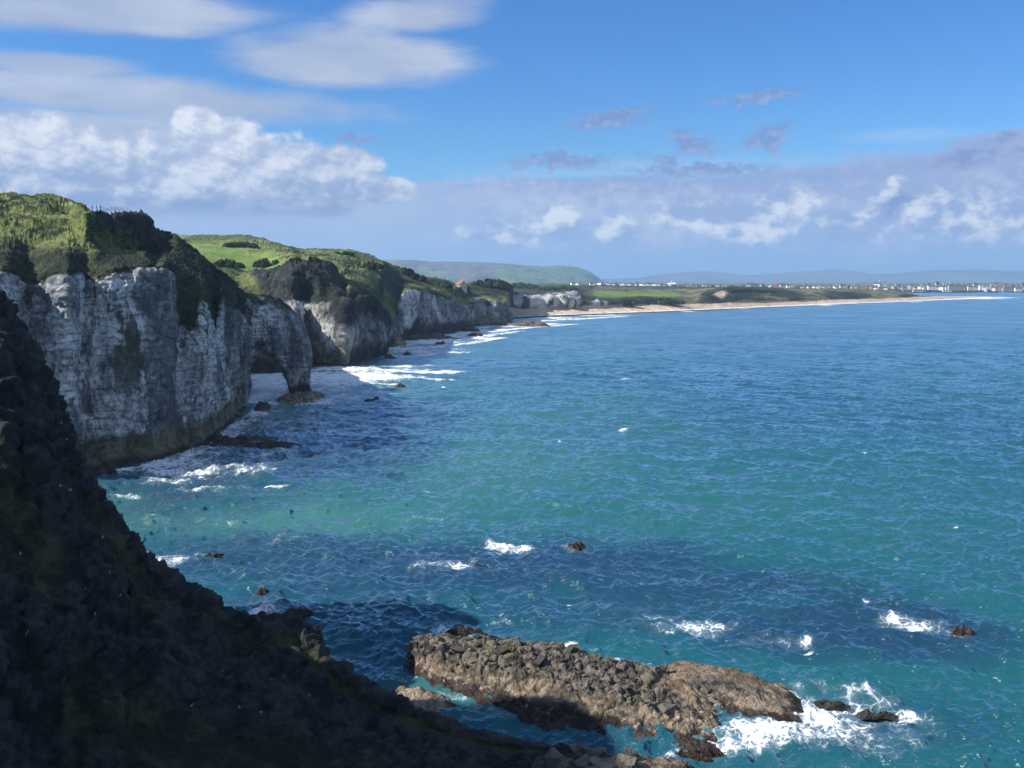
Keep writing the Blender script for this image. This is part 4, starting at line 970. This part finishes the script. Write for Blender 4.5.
m_white = plain('white_render', (.80, .79, .76)); m_cream = plain('cream_render', (.66, .60, .48)); m_grey = plain('grey_render', (.34, .35, .37)); m_brick = plain('red_brick_wall', (.30, .13, .09))
m_slate = plain('slate_roof', (.07, .075, .09)); m_tile = plain('red_tile_roof', (.24, .10, .07)); m_brown = plain('brown_tile_roof', (.14, .09, .07)); m_win = plain('window_glass', (.03, .04, .05), .1); m_paint = plain('painted_timber', (.5, .5, .48))
# the house on the cliff road
hp = D(461, 288, 1150)
hr = roof_house(hp[0], hp[1], hp[2]-1.5, 12, 9, 5, 4.6, math.radians(-62), m_cream, m_tile, 'lone pale house with a steep red-orange roof among scrub above the chalk point', None)

def panel(nm, x0, x1, z0, z1, y, mat, parent, axis='y', t=.12):
    v = []
    for s in (0, -t):
        for x, z in ((x0, z0), (x1, z0), (x1, z1), (x0, z1)): v.append((x, y+s, z) if axis == 'y' else (y-s, x, z))
    return soup(nm, v, [(4, 5, 6, 7), (0, 3, 2, 1), (0, 1, 5, 4), (1, 2, 6, 5), (2, 3, 7, 6), (3, 0, 4, 7)], mat, parent)
for x in (-4.2, -1.4, 3.4): panel('window', x-.6, x+.6, 3.0, 4.4, -4.5, m_win, hr)
for x in (-4.2, 3.4): panel('window', x-.7, x+.7, .8, 2.3, -4.5, m_win, hr)
panel('door', .4, 1.5, 0, 2.2, -4.5, m_brown, hr)
for y in (-2, 2): panel('window', y-.6, y+.6, 1, 2.4, 6.0, m_win, hr, 'x')
for y in (-.01,): panel('window', y-.6, y+.6, 5.5, 7, 6.0, m_win, hr, 'x')

# land height under the town, looked up from the meshes just made
dg = bpy.context.evaluated_depsgraph_get()
from mathutils.bvhtree import BVHTree
land = []
for n_ in ('beach_and_dunes', 'town_ground', 'headland', 'cliff'):
    ob = bpy.data.objects[n_]; nv = len(ob.data.vertices); co_ = np.empty(nv*3, np.float32); ob.data.vertices.foreach_get('co', co_)
    land.append((n_, BVHTree.FromObject(ob, dg)))
def ground(x, y, only=None):
    best = None
    for n_, t in land:
        if only and n_ not in only: continue
        h_ = t.ray_cast(Vector((x, y, 900)), Vector((0, 0, -1)))
        if h_[0] is not None and (best is None or h_[0].z > best): best = h_[0].z
    return best
protos = {}
def town(n, px0, px1, yfun, kinds, label, group, size=(1.0, 1.0), seed=0, tall=1.0, flat_share=0.0):
    r = random.Random(seed); cnt = 0
    for k in range(n):
        px = r.uniform(px0, px1); Yv = yfun(px, r); x = (px-512)/F*Yv
        z = ground(x, Yv, ('beach_and_dunes', 'town_ground'))
        if z is None or z < 2: continue
        kd = r.choice(kinds); fl = r.random() < flat_share
        key = (kd, fl, label[kd])
        mw, mr = dict(white=(m_white, m_slate), cream=(m_cream, m_slate), grey=(m_grey, m_slate), brick=(m_brick, m_brown), red=(m_white, m_tile))[kd]
        if key not in protos:
            root = roof_house(x, Yv, z, 13, 9, 6, 3.6, 0, mw, mr, label[kd], group, chim=not fl, flat=fl)
            protos[key] = root
        else:
            src = protos[key]; root = src.copy(); C.objects.link(root)
            for ch in src.children:
                if ch.parent != src: continue
                c_ = ch.copy(); C.objects.link(c_); c_.parent = root
                for g_ in ch.children: d_ = g_.copy(); C.objects.link(d_); d_.parent = c_
        root['label'] = label[kd]; root['group'] = group
        root.location = (x, Yv, z); root.rotation_euler = (0, 0, r.choice([0, 0, .4, -.4, 1.4, math.pi/2, -.8]))
        s_ = size[0]*r.uniform(.75, 1.35); root.scale = (s_*r.uniform(.8, 1.5), s_, s_*size[1]*r.uniform(.8, 1.25)*tall)
        cnt += 1
def lab(t): return {'white': 'white gabled house '+t, 'cream': 'cream gabled house '+t, 'grey': 'grey rendered house '+t, 'brick': 'brown brick house '+t, 'red': 'white house with a red roof '+t}
town(60, 572, 655, lambda p, r: r.uniform(3300, 3560), ['white', 'white', 'cream', 'grey', 'red', 'brick'], lab('in the hillside estate above the left of the beach'), 'houses of the hillside estate', (.8, 1.0), 11)
town(34, 655, 745, lambda p, r: r.uniform(3300, 3480), ['white', 'cream', 'brick', 'grey'], lab('in the scattered row around the spired church'), 'houses around the church', (.75, .9), 12)
town(72, 745, 885, lambda p, r: r.uniform(3250, 3420), ['white', 'white', 'cream', 'brick', 'grey', 'grey'], lab('in the row behind the dark dunes'), 'houses behind the dunes', (.8, 1.15), 13)
town(105, 872, 1075, lambda p, r: r.uniform(4260, 4700), ['white', 'white', 'white', 'cream', 'grey', 'grey', 'brick'], lab('on the harbour peninsula at the right'), 'houses on the harbour peninsula', (1.15, 1.5), 14, 1.2)
def terrace(px, wpx, Yv, hm, mat, mr, label, fl=False):
    x = (px-512)/F*Yv; z = ground(x, Yv, ('town_ground', 'beach_and_dunes')) or 8
    r = roof_house(x, Yv, z-1, wpx*Yv/F, 12, hm, 4, 0, mat, mr, label, None, chim=not fl, name='terrace', flat=fl)
    if 'group' in r: del r['group']
    r['category'] = 'building'
    n = max(2, int(wpx*.8)); wid = wpx*Yv/F
    for f in range(max(2, int(hm/5))):
        for k in range(n):
            xx = -wid/2+wid*(k+.5)/n; panel('window', xx-1.0, xx+1.0, 2.2+f*4.6, 4.6+f*4.6, -6.0, m_win, r)
terrace(930, 8, 4260, 19, m_white, m_slate, 'tall white terrace at the left of the harbour front')
terrace(953, 13, 4280, 20, m_grey, m_slate, 'wide blue-grey terrace in the middle of the harbour front')
terrace(969, 7, 4290, 17, m_cream, m_slate, 'cream terrace standing right of the blue-grey one')
terrace(983, 12, 4270, 20, m_white, m_slate, 'broad white hotel block facing the bay', True)
terrace(997, 7, 4260, 21, m_cream, m_brown, 'tall cream gabled block near the right of the frame')
terrace(1005, 9, 4240, 18, m_grey, m_slate, 'grey block next to the tall cream one')
terrace(1016, 7, 4230, 15, m_white, m_slate, 'white terrace at the right edge of the view')
terrace(945, 8, 4200, 8, m_white, m_slate, 'low long white boat shed at the water below the blue-grey terrace', True)
terrace(917, 12, 4205, 7, m_cream, m_tile, 'low reddish-roofed hall at the shore behind the sand spit')
terrace(788, 9, 3400, 9, m_white, m_slate, 'long low white hall behind the dunes, beside the thin mast', True)
terrace(705, 7, 3420, 8, m_white, m_slate, 'long low white shed between the church and the dune', True)
# church with a white spire
cx, cy = (671-512)/F*3380, 3380; cz = ground(cx, cy, ('beach_and_dunes',)) or 12
ch = roof_house(cx, cy, cz, 26, 12, 7, 6, 0, m_white, m_white, 'white church with a pointed spire, left of the dune hump', None, chim=False, name='church')
ch['category'] = 'church'
q = [(-3.5, -9.6, -5), (.5, -9.6, -5), (.5, -6.1, -5), (-3.5, -6.1, -5), (-3.5, -9.6, 13), (.5, -9.6, 13), (.5, -6.1, 13), (-3.5, -6.1, 13), (-1.5, -7.9, 25)]
soup('spire', q, [(0, 1, 5, 4), (1, 2, 6, 5), (2, 3, 7, 6), (3, 0, 4, 7), (4, 5, 8), (5, 6, 8), (6, 7, 8), (7, 4, 8)], m_white, ch)
for k in (0, 1, 3, 4): panel('window', -11.5+k*5.5, -10.1+k*5.5, 2.5, 6, -6.0, m_win, ch)

# ------------------------------------------------------------------ posts, fence, people on the clifftop
def rod(v, f, p0, p1, r0, r1, n=6):
    p0, p1 = Vector(p0), Vector(p1); d_ = (p1-p0).normalized(); a_ = d_.orthogonal().normalized(); b_ = d_.cross(a_); i = len(v)
    for p, r in ((p0, r0), (p1, r1)):
        for k in range(n): t = 2*math.pi*k/n; v.append(tuple(p+a_*math.cos(t)*r+b_*math.sin(t)*r))
    for k in range(n): f.append((i+k, i+(k+1) % n, i+n+(k+1) % n, i+n+k))
    f.append(tuple(i+n+k for k in range(n))); f.append(tuple(i+k for k in reversed(range(n))))
m_wood = plain('weathered_wood', (.30, .25, .19)); m_iron = plain('pale_metal_post', (.45, .46, .47)); m_redp = plain('red_painted_steel', (.4, .08, .06))
def toplevel(nm, loc, label, cat, group=None):
    o = bpy.data.objects.new(nm, None); C.objects.link(o); o.location = loc; tag(o, label, cat, group); return o
cliff_bvh = dict(land)['cliff']
def on_cliff(px, Yv, dflt):
    """the skyline of the cliff at this bearing: highest ground seen against the sky"""
    best = None
    for Yt in np.arange(Yv-50, Yv+45, 1.5):
        x = (px-512)/F*Yt/(ct); h_ = cliff_bvh.ray_cast(Vector(((px-512)/F*Yt*1.0, Yt, 300)), Vector((0, 0, -1)))
        if h_[0] is None: continue
        e_ = (h_[0].z-H)/Yt
        if best is None or e_ > best[0]: best = (e_, h_[0].copy())
    return best[1] if best else Vector(dflt)
fp = [on_cliff(px, 372, D(px, 218, 372)) for px in (108, 112, 116, 120, 124, 128, 131.5)]
f_root = toplevel('fence', fp[0], 'pale wooden fence round the viewpoint on the clifftop, right of the three people', 'fence')
for k, p in enumerate(fp):
    v, f = [], []; q = p-fp[0]; rod(v, f, q+Vector((0, 0, -.6)), q+Vector((0, 0, 1.5)), .10, .09); soup('post', v, f, m_wood, f_root)
for z in (.5, .95, 1.4):
    v, f = [], []
    for a_, b_ in zip(fp[:-1], fp[1:]): rod(v, f, a_-fp[0]+Vector((0, 0, z)), b_-fp[0]+Vector((0, 0, z)), .06, .06)
    soup('rail', v, f, m_wood, f_root)
fp2 = [on_cliff(px, 372, D(px, 195, 372)) for px in (4, 7, 10, 13)]
g_root = toplevel('railing', fp2[0], 'short railing on the grassy top at the left edge of the view', 'railing')
for p in fp2:
    v, f = [], []; q = p-fp2[0]; rod(v, f, q+Vector((0, 0, -.5)), q+Vector((0, 0, 1.7)), .09, .08); soup('post', v, f, m_iron, g_root)
v, f = [], []
for a_, b_ in zip(fp2[:-1], fp2[1:]):
    for z in (.85, 1.65): rod(v, f, a_-fp2[0]+Vector((0, 0, z)), b_-fp2[0]+Vector((0, 0, z)), .06, .06)
soup('rail', v, f, m_iron, g_root)
m_skin = plain('skin', (.45, .28, .20)); 
def person(loc, coat, legs, label, seed, rz, h=1.75):
    """one continuous skinned body, standing"""
    s = h/1.75
    V = [(0, 0, .95), (0, 0, 1.18), (0, 0, 1.38), (0, .0, 1.50), (0, -.02, 1.60), (0, -.01, 1.72), (.10, 0, .88), (.11, -.02, .50), (.12, .02, .09), (.12, -.15, .04), (-.10, 0, .88), (-.12, .02, .50), (-.15, .04, .09), (-.15, -.13, .04),
         (.19, 0, 1.40), (.25, .04, 1.13), (.22, -.10, .90), (.22, -.14, .82), (-.19, 0, 1.40), (-.25, .03, 1.13), (-.24, -.06, .90), (-.24, -.08, .82)]
    R_ = [.15, .135, .16, .065, .085, .095, .10, .065, .045, .04, .10, .065, .045, .04, .07, .05, .036, .035, .07, .05, .036, .035]
    Eg = [(0, 1), (1, 2), (2, 3), (3, 4), (4, 5), (0, 6), (6, 7), (7, 8), (8, 9), (0, 10), (10, 11), (11, 12), (12, 13), (2, 14), (14, 15), (15, 16), (16, 17), (2, 18), (18, 19), (19, 20), (20, 21)]
    me = bpy.data.meshes.new('person'); me.from_pydata([(a*s, b*s, c*s) for a, b, c in V], Eg, [])
    o = bpy.data.objects.new('person', me); C.objects.link(o); o.location = loc; o.rotation_euler = (0, 0, rz)
    md = o.modifiers.new('skin', 'SKIN'); 
    for i, r in enumerate(R_): me.skin_vertices[0].data[i].radius = (r*s, r*s)
    me.skin_vertices[0].data[0].use_root = True
    o.modifiers.new('sub', 'SUBSURF').levels = 1; o.modifiers['sub'].render_levels = 1
    dg_ = bpy.context.evaluated_depsgraph_get(); ev = bpy.data.meshes.new_from_object(o.evaluated_get(dg_)); o.modifiers.clear(); o.data = ev
    ev.materials.clear(); 
    for m_ in (coat, legs, m_skin): ev.materials.append(m_)
    for p in ev.polygons:
        z = p.center.z/s; p.material_index = 2 if (z > 1.50 or (z < .87 and abs(p.center.x) > .19*s)) else (0 if z > .86 else 1); p.use_smooth = True
    hv = []; hf = []
    for i in range(5):
        for j in range(8):
            th_ = i/4*1.75; ph_ = j/8*2*math.pi; hv.append((math.sin(th_)*math.cos(ph_)*.108*s, (math.sin(th_)*math.sin(ph_)*.118+.012)*s, (1.70+math.cos(th_)*.11)*s))
    for i in range(4):
        for j in range(8): hf.append((i*8+j, (i+1)*8+j, (i+1)*8+(j+1) % 8, i*8+(j+1) % 8))
    soup('hair', hv, hf, plain('dark_hair', (.03, .02, .015)), o, True)
    tag(o, label, 'person', 'people at the clifftop viewpoint'); return o
pl = [on_cliff(px, 372, D(px, 217, 372)) for px in (97.5, 101.2, 105.8)]
dk1, dk2, dk3, jn = plain('navy_coat', (.03, .035, .06)), plain('black_coat', (.02, .02, .02)), plain('grey_coat', (.16, .16, .17)), plain('dark_trousers', (.03, .03, .04))
person(pl[0], dk1, jn, 'leftmost person standing on the clifftop, in a navy coat', 1, 2.6)
person(pl[1]+Vector((0, .6, 0)), dk2, jn, 'middle person on the clifftop, in black, tallest of the three', 2, -1.2, 1.86)
person(pl[2], dk3, jn, 'person in grey nearest the clifftop fence', 3, 1.0, 1.66)
# mast beyond the dunes, pole on the hill shoulder
def pole(px, Yv, h, r, mat, label, cat='mast', name='mast', arm=True, z=None):
    x = (px-512)/F*Yv; zz = ground(x, Yv) if z is None else z
    if zz is None: zz = 20
    o = toplevel(name, (x, Yv, zz), label, cat)
    v, f = [], []; rod(v, f, (0, 0, -2), (0, 0, h), r, r*.6, 8); soup('pole', v, f, mat, o)
    if arm:
        v, f = [], []; rod(v, f, (-h*.12, 0, h*.92), (h*.12, 0, h*.92), r*.6, r*.6, 6); soup('crossarm', v, f, mat, o)
pole(776, 3420, 26, .9, m_redp, 'thin red mast by the long white hall behind the dunes')
pole(442, 1100, 12, .28, m_iron, 'pale pole with a crossarm on the shoulder left of the red-roofed house', 'pole', 'utility_pole')

# ------------------------------------------------------------------ haze
hz = bpy.data.materials.new('haze_air'); hz.use_nodes = True; t = hz.node_tree; t.nodes.clear()
pv = t.nodes.new('ShaderNodeVolumePrincipled'); pv.inputs['Density'].default_value = 6.0e-5
pv.inputs['Color'].default_value = (.42, .69, 1.0, 1); pv.inputs['Anisotropy'].default_value = 0.1
mo = t.nodes.new('ShaderNodeOutputMaterial'); t.links.new(pv.outputs[0], mo.inputs['Volume'])
x0, x1, y0, y1, z0, z1 = -61000, 61000, -4000, 56000, -30, 480
o = soup('haze', [(x0, y0, z0), (x1, y0, z0), (x1, y1, z0), (x0, y1, z0), (x0, y0, z1), (x1, y0, z1), (x1, y1, z1), (x0, y1, z1)],
         [(3, 2, 1, 0), (4, 5, 6, 7), (0, 1, 5, 4), (1, 2, 6, 5), (2, 3, 7, 6), (3, 0, 4, 7)], hz)
o['kind'] = 'stuff'; o['label'] = 'thin blue sea haze'
